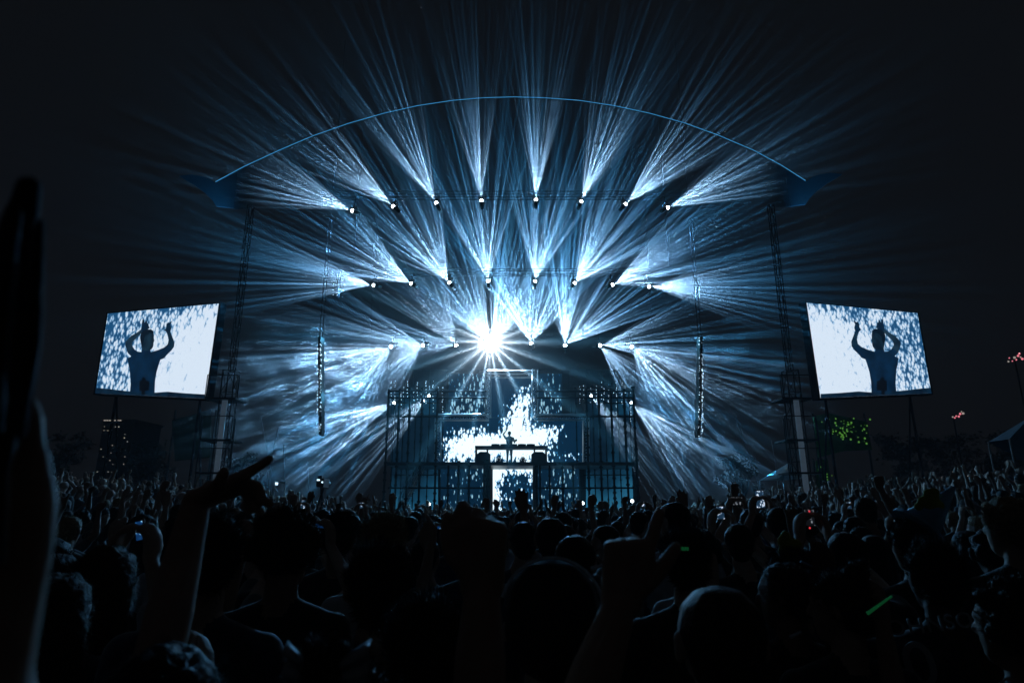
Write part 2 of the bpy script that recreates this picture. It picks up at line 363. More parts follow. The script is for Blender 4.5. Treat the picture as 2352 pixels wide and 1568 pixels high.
# ---- side screens
IMG = dict(
 torso=[(820,968),(826,900),(822,820),(808,735),(832,722),(812,700),(797,650),(799,625),(830,590),(870,565),(895,545),(900,520),(905,480),(915,478),(919,500),(926,484),(933,486),(935,503),(941,500),(943,518),(950,535),(928,548),(905,560),(870,597),(842,628),(838,650),(852,675),(872,690),(896,692),(900,668),(950,668),(955,692),(1000,678),(1040,660),(1062,640),(1068,610),(1062,577),(1052,556),(1040,548),(1052,535),(1055,508),(1066,495),(1072,500),(1088,487),(1090,491),(1080,512),(1086,535),(1080,557),(1092,590),(1105,625),(1103,655),(1085,680),(1055,710),(1040,730),(1015,740),(1005,770),(990,820),(980,880),(976,968)],
 head=[(900,672),(896,650),(892,625),(891,595),(897,570),(912,553),(935,544),(958,545),(972,556),(975,578),(975,602),(978,618),(973,628),(972,645),(968,660),(958,674),(945,680),(915,682)],
 hair=[(892,625),(889,595),(896,568),(912,551),(935,543),(958,543),(973,554),(974,566),(950,568),(925,580),(916,600),(910,625),(902,640)],
 arm1=[(812,700),(797,650),(799,625),(830,590),(870,565),(895,545),(905,560),(870,597),(842,628),(838,650),(846,668)],
 arm2=[(1068,610),(1062,577),(1080,557),(1092,590),(1105,625),(1103,655),(1085,672),(1066,645)],
 rig=[(880,945),(882,880),(898,877),(900,862),(910,856),(920,862),(922,877),(945,882),(942,940),(915,942),(915,968),(895,968),(895,945)],
 desk=[(608,968),(608,932),(680,936),(760,944),(850,952),(960,955),(1060,945),(1180,952),(1311,956),(1311,982)],
)
ZC = [(697, 437), (1398, 370), (1311, 982), (608, 968)]
def side_screen(cs, Ys, label, mirror):
    TLp, TRp, BRp, BLp = cs
    TR = P(*TRp, Ys[1]); BR = P(*BRp, Ys[1]); TL = P(*TLp, Ys[0])
    nrm = (TR - TL).cross(BR - TR).normalized()
    d = P(*BLp, 10) - EYE; BL = EYE + d * ((TR - EYE).dot(nrm) / d.dot(nrm))
    if nrm.y > 0: nrm = -nrm
    root = empty('video_screen', (BL + BR) / 2, label, 'video screen', 'big screens beside the stage')
    C4 = [TL, TR, BR, BL]; off = nrm * .01
    def fn(u, v):
        if mirror: u = 1 - u
        d = .30 + 1.15 * u + .35 * v * u - .05 * math.sin(v * 5)
        if u > .45 and v < .28: d -= (.28 - v) * 2.2
        if u < .16: d += .12
        return min(1.35, d)
    led_panel('picture', C4, fn, LEDS, root, 40, 30)
    c = (TL + TR + BR + BL) / 4
    def shell(q):
        e = [p + (p - c).normalized() * .12 for p in C4]; n2 = -nrm
        q.prism([p + n2 * .03 for p in e], n2 * .35)
        for i in range(4):
            a, b = C4[i], C4[(i + 1) % 4]; a2, b2 = e[i], e[(i + 1) % 4]
            q.add([a + off, b + off, b2 + off, a2 + off, a + n2 * .03, b + n2 * .03, b2 + n2 * .03, a2 + n2 * .03], [(0, 1, 2, 3), (3, 2, 6, 7), (0, 4, 5, 1)])
        for t in (.12, .88):
            p = C4[3].lerp(C4[2], t) + n2 * .5; q.tube(C4[0].lerp(C4[1], t) + n2 * .5, V((p.x, p.y, gz(p.x, p.y))), .06)
            q.tube(p, V((p.x, p.y + 1.6, gz(p.x, p.y))), .04)
    mesh1('frame', M['truss'], root, shell)
    # inverse bilinear by homography from the measured outline to the screen quad
    import numpy as _n
    A = []
    src = ZC; dst = [(0, 0), (1, 0), (1, 1), (0, 1)]
    for (x, y), (u, v) in zip(src, dst):
        A.append([x, y, 1, 0, 0, 0, -u * x, -u * y, u]); A.append([0, 0, 0, x, y, 1, -v * x, -v * y, v])
    A = _n.array(A); h = _n.linalg.solve(A[:, :8], A[:, 8])
    def uv(x, y):
        w = h[6] * x + h[7] * y + 1; u, v = (h[0] * x + h[1] * y + h[2]) / w, (h[3] * x + h[4] * y + h[5]) / w
        if mirror: u = 1 - u
        u = min(1, max(0, u)); v = min(1, max(0, v))
        return (TL * (1 - u) + TR * u) * (1 - v) + (BL * (1 - u) + BR * u) * v
    for nm, key, dz in (('pictured_torso', 'torso', .012), ('pictured_head', 'head', .014), ('pictured_hair', 'hair', .016), ('pictured_arm', 'arm1', .015), ('pictured_arm', 'arm2', .015), ('pictured_desk', 'desk', .018), ('pictured_camera', 'rig', .021)):
        q = MB(); pts = [uv(x, y) + nrm * dz for x, y in IMG[key]]
        tri = tessellate_polygon([[V((x, y, 0)) for x, y in IMG[key]]])
        me = bpy.data.meshes.new(nm); me.from_pydata(pts, [], tri)
        me.materials.append(PIC[key]); link(nm, me, root)
    return root
def flat(name, c0, c1, ns=2.0):
    m = bpy.data.materials.new(name); m.use_nodes = True; nt = m.node_tree; N = nt.nodes; N.clear()
    out = N.new('ShaderNodeOutputMaterial'); em = N.new('ShaderNodeEmission'); nt.links.new(em.outputs[0], out.inputs[0])
    tc = N.new('ShaderNodeTexCoord'); no = N.new('ShaderNodeTexNoise'); no.inputs['Scale'].default_value = ns; nt.links.new(tc.outputs['Object'], no.inputs['Vector'])
    cr = N.new('ShaderNodeValToRGB'); cr.color_ramp.elements[0].position = .35; cr.color_ramp.elements[1].position = .7
    cr.color_ramp.elements[0].color = (*c0, 1); cr.color_ramp.elements[1].color = (*c1, 1)
    nt.links.new(no.outputs['Fac'], cr.inputs[0]); nt.links.new(cr.outputs[0], em.inputs['Color']); m.cycles.emission_sampling = 'NONE'
    return m
PIC = dict(torso=flat('picture_shirt', (.002, .011, .03), (.003, .022, .06)), head=flat('picture_face', (.003, .010, .022), (.010, .034, .06), 3), hair=flat('picture_hair', (.002, .005, .011), (.003, .009, .02)),
           arm1=flat('picture_skin', (.005, .016, .032), (.016, .045, .08)), arm2=flat('picture_skin_dark', (.003, .014, .032), (.007, .03, .06)), rig=flat('picture_camera', (.001, .002, .004), (.003, .005, .01)), desk=flat('picture_desk', (.002, .008, .02), (.004, .022, .05)))
LEDS = led('side_screen_picture', .95, 7.0, 4.0, 1.0, lo=(.012, .08, .20), mid=(.22, .43, .68), hi=(.70, .82, .96), amp=.75, soft=.12)
side_screen([(248, 720), (503, 697), (472, 915), (219, 903)], (30.5, 28.2), 'large tilted video screen left of the stage showing a man with raised hands', False)
side_screen([(1852, 695), (2107, 719), (2139, 903), (1884, 914)], (28.2, 30.5), 'large tilted video screen right of the stage showing the mirrored man', True)

# ------------------------------------------------------------------ the stage
YB, YF, YD = 35.0, 31.0, 33.0
zdeck = P(1176, 1064, 32).z
zst = 1.45
t = empty('stage', (0, 31, 0), 'wide black stage platform under the scaffold cage', 'stage')
mesh1('deck', M['deck'], t, lambda q: q.box((-13, 28, zst - .15), (13, 38, zst)))
mesh1('skirt', M['cloth'], t, lambda q: q.box((-12.95, 28.1, 0), (12.95, 37.9, zst - .155)))
mesh1('back_drape', M['cloth'], t, lambda q: [q.box((x, 37.2 + .12 * (k % 2), zst + .002), (x + .52, 37.4 + .12 * (k % 2), 10)) for k, x in enumerate([-6.5 + .5 * i for i in range(26)])])
# back LED wall, seen through the cross shaped opening
WC = led('wall_picture_white', 1.0, 9.5, 4.5, 1.35, lo=(.001, .012, .032), mid=(.02, .2, .45), hi=(.75, .93, 1.0), amp=.78)
WD = led('wall_picture_dim', .85, 11, 3.6, .75, lo=(.002, .018, .045), mid=(.03, .2, .4), hi=(.42, .72, .88), amp=1.2)
wallr = empty('video_wall', P(1176, 1064, YB), 'bright white and blue particle screen behind the performer', 'video wall')
blob = [(1024, 1064), (1021, 1030), (1030, 1003), (1060, 990), (1105, 984), (1140, 990), (1160, 962), (1178, 925), (1197, 897), (1219, 890), (1222, 975), (1262, 980), (1290, 986), (1288, 1000), (1272, 1016), (1254, 1030), (1262, 1064)]
def field(poly, s, hi=1.1):
    def fn_px(x, y): return max(-.35, min(hi, .5 + pdist(x, y, poly) / s))
    return fn_px
fb = field(blob, 36, 1.3)
x0, y0, x1, y1 = 1006, 846, 1346, 1066
def fmain(u, v):
    x = x0 + u * (x1 - x0); y = y0 + v * (y1 - y0); g = fb(x, y)
    if x > 1254 and 1035 < y < 1064: g = max(g, .30 if x < 1330 else .1)
    if 1178 < x < 1226 and y < 895: g = max(g, .12)
    if x < 1100 and g < .3: g += .12 * max(0, 1 - abs(y - 1010) / 60)
    return g
def sub(a, b, c, d): return lambda u, v: fmain((a + u * (c - a) - x0) / (x1 - x0), (b + v * (d - b) - y0) / (y1 - y0))
for (a, b, c, d), nx_, ny_ in (((1119, 866, 1231, 958), 50, 40), ((1006, 958.5, 1346, 1066), 110, 40)):
    led_panel('picture', pxq(a, b, c, d, YB), sub(a, b, c, d), WC, wallr, nx_, ny_)
    mesh1('housing', M['black'], wallr, lambda q: q.box(P(a, d, YB + .05), P(c, b, YB + .05) + V((0, .3, 0))))
t = empty('video_door', P(1178, 1170, YB - .6), 'tall narrow lit screen below the booth, white with dark specks', 'video wall')
dx0, dy0, dx1, dy1 = 1132, 1077, 1223, 1190
spot = [(1160, 1090), (1205, 1084), (1222, 1100), (1221, 1165), (1200, 1190), (1145, 1190), (1150, 1160), (1142, 1125)]
led_panel('picture', pxq(dx0, dy0, dx1, dy1, YB - .6), lambda u, v: max(.22, min(1.3, .68 - pdist(dx0 + u * (dx1 - dx0), dy0 + v * (dy1 - dy0), spot) / 22)), WC, t, 50, 60)
mesh1('housing', M['black'], t, lambda q: q.box(P(dx0 - 3, dy1 + 3, YB - .55), P(dx1 + 3, dy0 - 3, YB - .55) + V((0, .15, 0))))
for nm, (a, b, c, d), Yp, f in (
    ('screen panel with blown blue flecks in the upper left of the cage', (1031, 858, 1118, 954), 33.6, lambda u, v: .16 + .28 * v + .12 * u),
    ('narrow screen panel with pale streaks in the upper right of the cage', (1236, 858, 1290, 956), 33.6, lambda u, v: .30 + .10 * v - .2 * u),
    ('dim blue screen panel behind the stairs at lower left', (1012, 1070, 1110, 1172), 33.9, lambda u, v: -.02 + .30 * u * (1 - v)),
    ('dark screen panel with curved white flecks at lower right', (1236, 1068, 1330, 1172), 33.9, lambda u, v: .34 - .5 * abs(u - .6) - .12 * v)):
    t = empty('led_panel', P(a, d, Yp), nm, 'screen panel')
    led_panel('picture', pxq(a, b, c, d, Yp), f, WD, t, 24, 24)
    mesh1('housing', M['black'], t, lambda q: q.box(P(a - 2, d + 2, Yp + .03), P(c + 2, b - 2, Yp + .03) + V((0, .18, 0))))
# self-lit blue sheets painting the haze glow behind the cage bars
CAGE_GLOW = led('cage_glow_paint', .5, .5, .35, .9, lo=(.002, .010, .022), mid=(.006, .05, .10), hi=(.02, .14, .25), amp=.7, dots=False)
for nm, (a, b, c, d), f in (('left blue sheet of painted haze glow behind the cage bars', (897, 897, 1006, 1170), lambda u, v: .28 + .3 * v * v + .22 * (v < .22)), ('right blue sheet of painted haze glow behind the cage bars', (1346, 897, 1454, 1170), lambda u, v: .28 + .42 * v * v + .22 * (v < .22))):
    t = empty('painted_glow_sheet', P(a, d, 34.4), nm, 'glow sheet')
    led_panel('picture', pxq(a, b, c, d, 34.4), f, CAGE_GLOW, t, 20, 30)
    mesh1('housing', M['black'], t, lambda q: q.box(P(a, d, 34.45), P(c, b, 34.45) + V((0, .06, 0))))

cage = empty('scaffold_cage', (0, 31, zst), 'two storey black scaffold cage around the screens', 'scaffold')
def vbar(x, ya, yb, Y, r=.035):
    a = P(x, ya, Y); b = P(x, yb, Y); b = V((a.x, Y, max(zst, b.z)));
    def fn(q):
        q.tube(a, b, r, n=6)
        rnd = random.Random(int(x)); z = b.z
        while z < a.z - .3:        # couplers
            z += rnd.uniform(.25, .7); q.tube((a.x, Y, z), (a.x, Y, z + .09), r * 1.7, n=6)
    mesh1('upright', M['truss'], cage, fn)
for x in (894, 919, 943, 971, 1006): vbar(x, 893, 1172, YF, .055)
for x in (1346, 1374, 1402, 1432, 1454): vbar(x, 893, 1172, YF, .055)
for x in (1030, 1054, 1078, 1112, 1120): vbar(x, 1067, 1172, YF, .05)
for x in (1232, 1240, 1262, 1292, 1316): vbar(x, 1067, 1172, YF, .045)
for x in (908, 930, 957, 988, 1020, 1322, 1360, 1388, 1417, 1444): vbar(x, 898, 1172, 34.0, .03)
def hbar(xa, xb, y, Y, r=.045, box=False):
    a, b = P(xa, y, Y), P(xb, y, Y)
    mesh1('ledger', M['truss'], cage, (lambda q: q.tube(a, b, r)) if not box else (lambda q: q.truss(a, b, .3, .03)))
for y in (898, 913, 956, 1120): 
    hbar(892, 1118 if y < 1000 else 1112, y, YF); hbar(1232, 1456, y, YF)
for y in (905, 925, 1090): hbar(905, 1010, y, 34, .03); hbar(1340, 1446, y, 34, .03)
mesh1('mid_deck', M['steel'], cage, lambda q: (q.box((P(890, 1064, YF).x, YF - .1, zdeck - .16), (P(1458, 1064, YF).x, 34.2, zdeck))))
def inner(q):   # the cross shaped inner reveal
    for x in (1006, 1346): q.truss(P(x, 960, 32.2), P(x, 1062, 32.2), .28, .03)
    for x in (1121, 1229): q.truss(P(x, 848, 32.2), P(x, 958, 32.2), .28, .03)
    q.truss(P(1006, 958, 32.2), P(1122, 958, 32.2), .28, .035); q.truss(P(1228, 958, 32.2), P(1346, 958, 32.2), .28, .035)
    for y in (851, 858, 866): q.tube(P(1122, y, 32.3), P(1228, y, 32.3), .04)
mesh1('reveal_truss', M['alu'], cage, inner)
mesh1('pillar', M['black'], cage, lambda q: q.box((P(1111, 1100, YF).x, YF + .3, zst), (P(1127, 1100, YF).x, YF + .6, zdeck - .165)))
mesh1('pillar', M['black'], cage, lambda q: q.box((P(1225, 1100, YF).x, YF + .3, zst), (P(1236, 1100, YF).x, YF + .6, zdeck - .165)))
def hang(q, pts, rnd):
    for x, ya, yb in pts:
        y = ya
        while y < yb:
            p = P(x + rnd.uniform(-.8, .8), y, 31.2); h = rnd.uniform(.02, .06)
            q.tube(p, p - V((0, 0, h)), .010, n=4); y += rnd.uniform(3, 12)
rr = random.Random(4)
g_ = empty('hanging_diodes', P(1176, 890, 31.2), 'strings of tiny white diodes hanging on the cage front', 'light string')
for s_pts in ([(900 + 9.5 * i + rr.uniform(-3, 3), 886 + rr.uniform(-14, 16), 915 + rr.uniform(-15, 40)) for i in range(13)] + [(1330 + 9.8 * i + rr.uniform(-3, 3), 884 + rr.uniform(-14, 20), 920 + rr.uniform(-15, 50)) for i in range(13)]): mesh1('diode_string', M['glint'], g_, lambda q: hang(q, [s_pts], rr))
# stairs
st = empty('staircase', V((P(930, 1170, 32.4).x, 32.4, zst)), 'steep metal staircase with lit treads behind the left cage bars', 'stairs')
sa, sb = V((P(914, 1170, 32.4).x, 32.4, zst + .02)), V((P(972, 1068, 32.4).x, 32.4, zdeck - .2))
mesh1('stringer', M['alu'], st, lambda q: [q.tube(sa + V((0, dy, 0)), sb + V((0, dy, 0)), .05) for dy in (-.4, .4)])
mesh1('tread', M['alu'], st, lambda q: [q.box(sa.lerp(sb, (i + .5) / 9) + V((-.14, -.4, 0)), sa.lerp(sb, (i + .5) / 9) + V((.14, .4, .03))) for i in range(9)])
mesh1('handrail', M['alu'], st, lambda q: [q.tube(sa + V((.1, dy, .9)), sb + V((.1, dy, .9)), .025) for dy in (-.42, .42)] + [q.tube(sa.lerp(sb, i / 4) + V((0, dy, 0)), sa.lerp(sb, i / 4) + V((.1, dy, .9)), .018) for i in range(5) for dy in (-.42, .42)])
# uplights on the lower deck
for i, (x, y) in enumerate([(1338, 1155), (1362, 1156), (985, 1157), (1452, 1150)]):
    a = P(x, y, 32.0); root = empty('floor_uplight', V((a.x, a.y, zst)), 'small bright floor lamp on the lower stage, %s' % ['beside the curved fleck panel', 'right of its twin', 'left of the booth pillar', 'at the right corner of the cage'][i], 'floor lamp', 'floor lamps on the stage')
    mesh1('body', M['black'], root, lambda q: q.tube(a - V((0, -.2, .1)), a, .09, .11, n=10))
    mesh1('lens', M['glass'], root, lambda q: q.ball(a, .08, 2), True)
    mesh1('stand', M['black'], root, lambda q: q.box(V((a.x - .12, a.y + .1, zst + .002)), V((a.x + .12, a.y + .3, a.z - .12))))
# ---- booth
def bx(q, x0_, y0_, x1_, y1_, Y, dep): q.box(P(x0_, y1_, Y), P(x1_, y0_, Y) + V((0, dep, 0)))
bt = empty('dj_booth', V((0, 32.4, zdeck)), 'open framed DJ table with mixer decks on the middle platform', 'table')
def table(q):
    a, b = P(1091, 1023, 32.0), P(1257, 1023, 32.0); q.box((a.x, 32.0, a.z - .13), (b.x, 33.0, a.z))
mesh1('table_top', M['black'], bt, table)
for x in (1093, 1119, 1228, 1255):
    a = P(x, 1030, 32.1); mesh1('leg', M['steel'], bt, lambda q: (q.box((a.x - .03, 32.05, zdeck + .002), (a.x + .03, 32.11, a.z)), q.box((a.x - .03, 32.85, zdeck + .002), (a.x + .03, 32.91, a.z))))
zt = P(1091, 1023, 32.0).z
mt = empty('dj_mixer', V((0, 32.5, zt)), 'black mixer and players lined up on the DJ table', 'music equipment')
mesh1('body', M['black'], mt, lambda q: [q.box((x, 32.15, zt + .002), (x + .42, 32.6, zt + .10)) for x in (-1.05, -.6, -.15, .3, .75)])
mesh1('platter', M['steel'], mt, lambda q: [q.tube((x + .2, 32.38, zt + .10), (x + .2, 32.38, zt + .12), .13, n=16) for x in (-1.05, -.6, .3, .75)])
mesh1('knob', M['chrome'], mt, lambda q: [q.tube((-.1 + .06 * i, 32.2 + .07 * j, zt + .1), (-.1 + .06 * i, 32.2 + .07 * j, zt + .125), .012, n=6) for i in range(5) for j in range(4)])
for i, (xa, xb) in enumerate([(1095, 1126), (1221, 1253)]):
    a = P(xa, 1063, 32.3); b = P(xb, 1037, 32.3); a.z = zdeck + .003
    s = empty('monitor_speaker', V(((a.x + b.x) / 2, 32.5, zdeck)), 'black monitor speaker under the %s end of the DJ table' % ('left', 'right')[i], 'speaker', 'monitor speakers by the booth')
    mesh1('cabinet', M['black'], s, lambda q: q.prism([V((a.x, 32.3, a.z)), V((b.x, 32.3, a.z)), V((b.x, 32.3, b.z - .12)), V((b.x - .15, 32.3, b.z)), V((a.x + .15, 32.3, b.z)), V((a.x, 32.3, b.z - .12))], (0, .55, 0)))
    mesh1('grille', M['steel'], s, lambda q: q.box((a.x + .05, 32.285, a.z + .06), (b.x - .05, 32.297, b.z - .16)))
for i, x in enumerate((1146, 1201)):
    a = P(x, 1056, 31.8); s = empty('floor_moving_head', V((a.x, 31.8, zdeck)), 'round moving head lamp on the platform %s of the performer' % ('left', 'right')[i], 'stage light', 'moving heads by the booth')
    mesh1('base', M['black'], s, lambda q: q.box((a.x - .16, 31.68, zdeck + .003), (a.x + .16, 31.92, zdeck + .07)))
    mesh1('yoke', M['black'], s, lambda q: [q.tube((a.x + sx * .14, 31.8, zdeck + .07), (a.x + sx * .14, 31.8, a.z), .02) for sx in (-1, 1)])
    mesh1('head', M['steel'], s, lambda q: q.tube(a + V((0, .1, 0)), a + V((0, -.1, .03)), .11, .13, n=14))
    mesh1('ring', M['glint'], s, lambda q: [q.tube(a + V((.085 * math.cos(k), -.105, .03 + .085 * math.sin(k))), a + V((.085 * math.cos(k), -.11, .03 + .085 * math.sin(k))), .012, n=5) for k in [j * .9 for j in range(7)]])

# ---- roof, trusses, masts
for rn, Y, row in ROWS:
    a = P(row[0][0] - 70, row[0][1] - 12, Y + .7); b = P(row[-1][0] + 70, row[-1][1] - 12, Y + .7); zz = (a.z + b.z) / 2 + .45
    t = empty('lighting_truss', V((0, Y + .7, zz)), 'dark lattice truss carrying the %s row of lamps' % rn, 'truss', 'lighting trusses')
    mesh1('lattice', M['truss'], t, lambda q: q.truss((a.x, Y + .7, zz), (b.x, Y + .7, zz), .3, .010, step=.9, lat=.005))
    for x in (a.x + .5, b.x - .5): mesh1('cable', M['truss'], t, lambda q: q.tube((x, Y + .7, zz), (x, Y + .7, zz + 9), .010, n=4))
    for px, py, _, _ in row: mesh1('clamp', M['truss'], t, lambda q: q.tube(P(px, py, Y) + V((0, .38, .38)), V((P(px, py, Y).x, Y + .55, zz - .18)), .025))
arc_px = [(495, 418), (560, 383), (640, 346), (720, 312), (800, 284), (880, 261), (960, 243), (1040, 231), (1110, 225), (1180, 223), (1250, 225), (1330, 231), (1410, 243), (1490, 260), (1570, 282), (1650, 311), (1730, 345), (1795, 380), (1850, 415)]
arc = [P(x, y, 24.0) for x, y in arc_px]
roof = empty('stage_roof', V((0, 24, arc[9].z)), 'arched canopy over the stage with thin blue painted-glow edge and flared tips', 'roof')
mesh1('painted_edge_glow', M['edge_glow'], roof, lambda q: q.path(arc, .013, 5))
mesh1('edge_tube', M['cloth'], roof, lambda q: q.path([p + V((0, .06, -.01)) for p in arc], .012, 6))
def fin(pts, front=24.0):
    q = MB(); pp = [P(x, y, front) for x, y in pts]; q.prism(pp, (0, .04, 0)); return q
lf = [(412, 404), (440, 401), (465, 405), (482, 411), (495, 421), (510, 432), (530, 448), (545, 470), (515, 476), (497, 474), (488, 460), (470, 442), (445, 424), (424, 412)]
lf = lf[:5] + [(530, 400), (560, 384), (600, 365), (640, 347), (640, 400), (632, 450), (600, 474), (550, 480)] + lf[9:]
FINM = mat('taut_blue_fabric', (.035, .16, .30), .7, noise=.1, nscale=1)
FNT = FINM.node_tree; g_n = FNT.nodes.new('ShaderNodeNewGeometry'); sx_ = FNT.nodes.new('ShaderNodeSeparateXYZ'); FNT.links.new(g_n.outputs['Position'], sx_.inputs[0])
ab = FNT.nodes.new('ShaderNodeMath'); ab.operation = 'ABSOLUTE'; FNT.links.new(sx_.outputs[0], ab.inputs[0]); mr_ = FNT.nodes.new('ShaderNodeMapRange'); mr_.interpolation_type = 'SMOOTHSTEP'
mr_.inputs['From Min'].default_value = 10.3; mr_.inputs['From Max'].default_value = 12.7; FNT.links.new(ab.outputs[0], mr_.inputs['Value'])   # the skin fades to transparent towards the stage
FNT.links.new(mr_.outputs[0], FNT.nodes['Principled BSDF'].inputs['Alpha'])
fin(lf).build('fin', FINM, roof)
fin([(2347 - x, y - 4) for x, y in lf]).build('fin', FINM, roof)
for sx in (-1, 1):   # added spots without a fixture, brightening the fins
    p = P(1176 + sx * 700, 560, 22.5)
    l = bpy.data.lights.new('added_fin_spot', 'SPOT'); lo = bpy.data.objects.new('added_fin_light', l); COL.objects.link(lo); lo.location = p + V((0, 1.0, 0))
    l.color = (.2, .65, 1); l.energy = 260; l.spot_size = rad(60); l.spot_blend = 1
    lo.rotation_euler = (P(1176 + sx * 700, 430, 24) - lo.location).to_track_quat('-Z', 'Y').to_euler()
    lo.parent = roof; lo.matrix_parent_inverse = Matrix.Translation(roof.location).inverted()
for sx, nm in ((-1, 'left'), (1, 'right')):
    xb = P(1176 + sx * (668 if sx < 0 else 662), 1060, 26).x; t = empty('scaffold_tower', V((xb, 26, 0)), 'tall lattice mast with painted-glow inner column on the %s of the stage' % nm, 'tower', 'lattice masts holding the roof')
    top = 15.2
    mesh1('lattice', M['mast'], t, lambda q: q.truss((xb, 26, gz(xb, 26)), (xb, 26, 7.5), .5, .025, step=1.0)); mesh1('upper_lattice', M['truss'], t, lambda q: q.truss((xb, 26, 7.5), (xb, 26, top), .22, .014, step=1.0))
    mesh1('column', M['tube'], t, lambda q: q.box((xb - .12, 25.7, gz(xb, 26)), (xb + .10, 25.74, 6.3)))
    for zc in (3.2, 4.5, 6.2): mesh1('platform', M['steel'], t, lambda q: (q.box((xb - .7, 25.4, zc), (xb + .55, 26.6, zc + .07)), [q.tube((xb + a_, 25.4, zc), (xb + a_, 25.4, zc + 1), .02, n=5) for a_ in (-.7, .55)], q.tube((xb - .7, 25.4, zc + 1), (xb + .55, 25.4, zc + 1), .02, n=5)))
    mesh1('outrigger', M['steel'], t, lambda q: [q.tube((xb + a_, 25.5, gz(xb, 25)), (xb + a_, 25.5, 5.4), .025, n=5) for a_ in (-.72, .62)])
# line arrays
def line_array(x, ya, yb, Y, label, bend):
    n = 16; t = empty('line_array', P(x, ya, Y), label, 'speaker array', 'hanging speaker arrays')
    rnd = random.Random(int(x)); top = P(x, ya, Y); bot = P(x, yb, Y)
    for i in range(n):
        f = i / n; p = top.lerp(bot, f) + V((bend * f ** 3, .3 * f ** 2, 0)); h = (top.z - bot.z) / n * .92
        mesh1('speaker_cabinet', M['black'], t, lambda q: q.prism([p + V((-.07, 0, 0)), p + V((.07, 0, 0)), p + V((.06, 0, -h)), p + V((-.06, 0, -h))], (0, .5, 0)))
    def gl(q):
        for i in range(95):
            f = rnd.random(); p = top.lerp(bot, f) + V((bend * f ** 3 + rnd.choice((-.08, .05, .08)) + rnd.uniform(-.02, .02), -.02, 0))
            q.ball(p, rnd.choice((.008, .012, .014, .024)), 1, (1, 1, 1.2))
    mesh1('painted_glints', M['glint'], t, gl)  # self-lit beads painting the glints of stage light on the cabinets
    mesh1('suspension', M['truss'], t, lambda q: [q.tube(top + V((sx * .07, .2, 0)), top + V((sx * .07, .2, 6)), .015, n=4) for sx in (-1, 1)])
line_array(734, 772, 998, 28, 'long hanging speaker column with painted glints on the left', -.05)
line_array(1610, 772, 1002, 28, 'long hanging speaker column with painted glints on the right', -.03)
def small_array(x, ya, yb, label, seed):
    t = empty('fill_speaker', P(x, ya, 31.3), label, 'speaker'); rnd = random.Random(seed); a, b = P(x, ya, 31.3), P(x, yb, 31.3)
    mesh1('speaker_cabinet', M['truss'], t, lambda q: [q.box((a.x - .05, 31.3, a.z - (i + 1) * (a.z - b.z) / 4 + .03), (a.x + .05, 31.6, a.z - i * (a.z - b.z) / 4)) for i in range(4)])
    mesh1('painted_glints', M['glint'], t, lambda q: [q.ball(a.lerp(b, rnd.random()) + V((rnd.uniform(-.35, .3) if seed == 1 else rnd.choice((-.1, .1)), -.02, 0)), rnd.choice((.01, .014, .02)), 1) for _ in range(46 if seed == 1 else 18)])  # self-lit specks, painted glints on the small cabinet
small_array(778, 622, 682, 'cluster of painted glints on a small speaker left of the middle lamps', 1)
small_array(1602, 645, 685, 'short speaker with faint painted glints right of the middle lamps', 2)
# ------------------------------------------------------------------ around the stage
def on_ground(p): return V((p.x, p.y, gz(p.x, p.y)))
R_ = random.Random(11)
# far apartment tower with lit windows
Yt = 230; a = P(238, 968, Yt); b = P(286, 1120, Yt); t = empty('apartment_tower', V(((a.x + b.x) / 2, Yt, 0)), 'distant dark tower with scattered lit windows and a lit roof edge', 'building')
mesh1('wall', M['wall'], t, lambda q: q.box((a.x, Yt, 0), (b.x, Yt + 18, a.z)))
mesh1('roof', M['wall'], t, lambda q: q.box((a.x - .5, Yt - .5, a.z + .002), (b.x + .5, Yt + 18.5, a.z + .8)))
mesh1('roof_light', M['win'], t, lambda q: [q.box((a.x + .4 + i * .95, Yt - .62, a.z + .2), (a.x + 1.1 + i * .95, Yt - .52, a.z + .6)) for i in range(7)])
for i in range(30):
    col, row = R_.randrange(8), R_.randrange(16); x = a.x + .6 + col * (b.x - a.x - 1) / 8; z = a.z - 2 - row * 1.35
    if z > 3: mesh1('window', M['win'], t, lambda q: q.box((x, Yt - .06, z), (x + R_.uniform(.15, .4), Yt - .02, z + R_.uniform(.15, .4))))
# pink lamp clusters at the far right
for nm, pts, Y in (('cluster of pink and white lamps on a far mast at the right edge', [(2316, 830), (2318, 822), (2325, 829), (2330, 821), (2334, 826), (2338, 817), (2344, 820), (2348, 824), (2341, 812)], 90),
                   ('small group of warm and pink lamps low on the right', [(2188, 957), (2196, 955), (2205, 950), (2208, 945), (2193, 959), (2202, 956), (2212, 949)], 90)):
    c = P(*pts[4], Y); t = empty('lamp_mast', V((c.x, Y, 0)), nm, 'lamp mast', 'far lamp masts')
    mesh1('mast', M['black'], t, lambda q: (q.tube((c.x, Y + .3, 0), (c.x, Y + .3, c.z + .5), .12), q.tube((P(*pts[0], Y).x, Y + .2, c.z), (P(*pts[-2], Y).x, Y + .2, c.z), .06)))
    for i, p in enumerate(pts): mesh1('lamp', M['pink'] if i % 3 else M['win'], t, lambda q: q.ball(P(*p, Y), R_.uniform(.10, .2), 1))
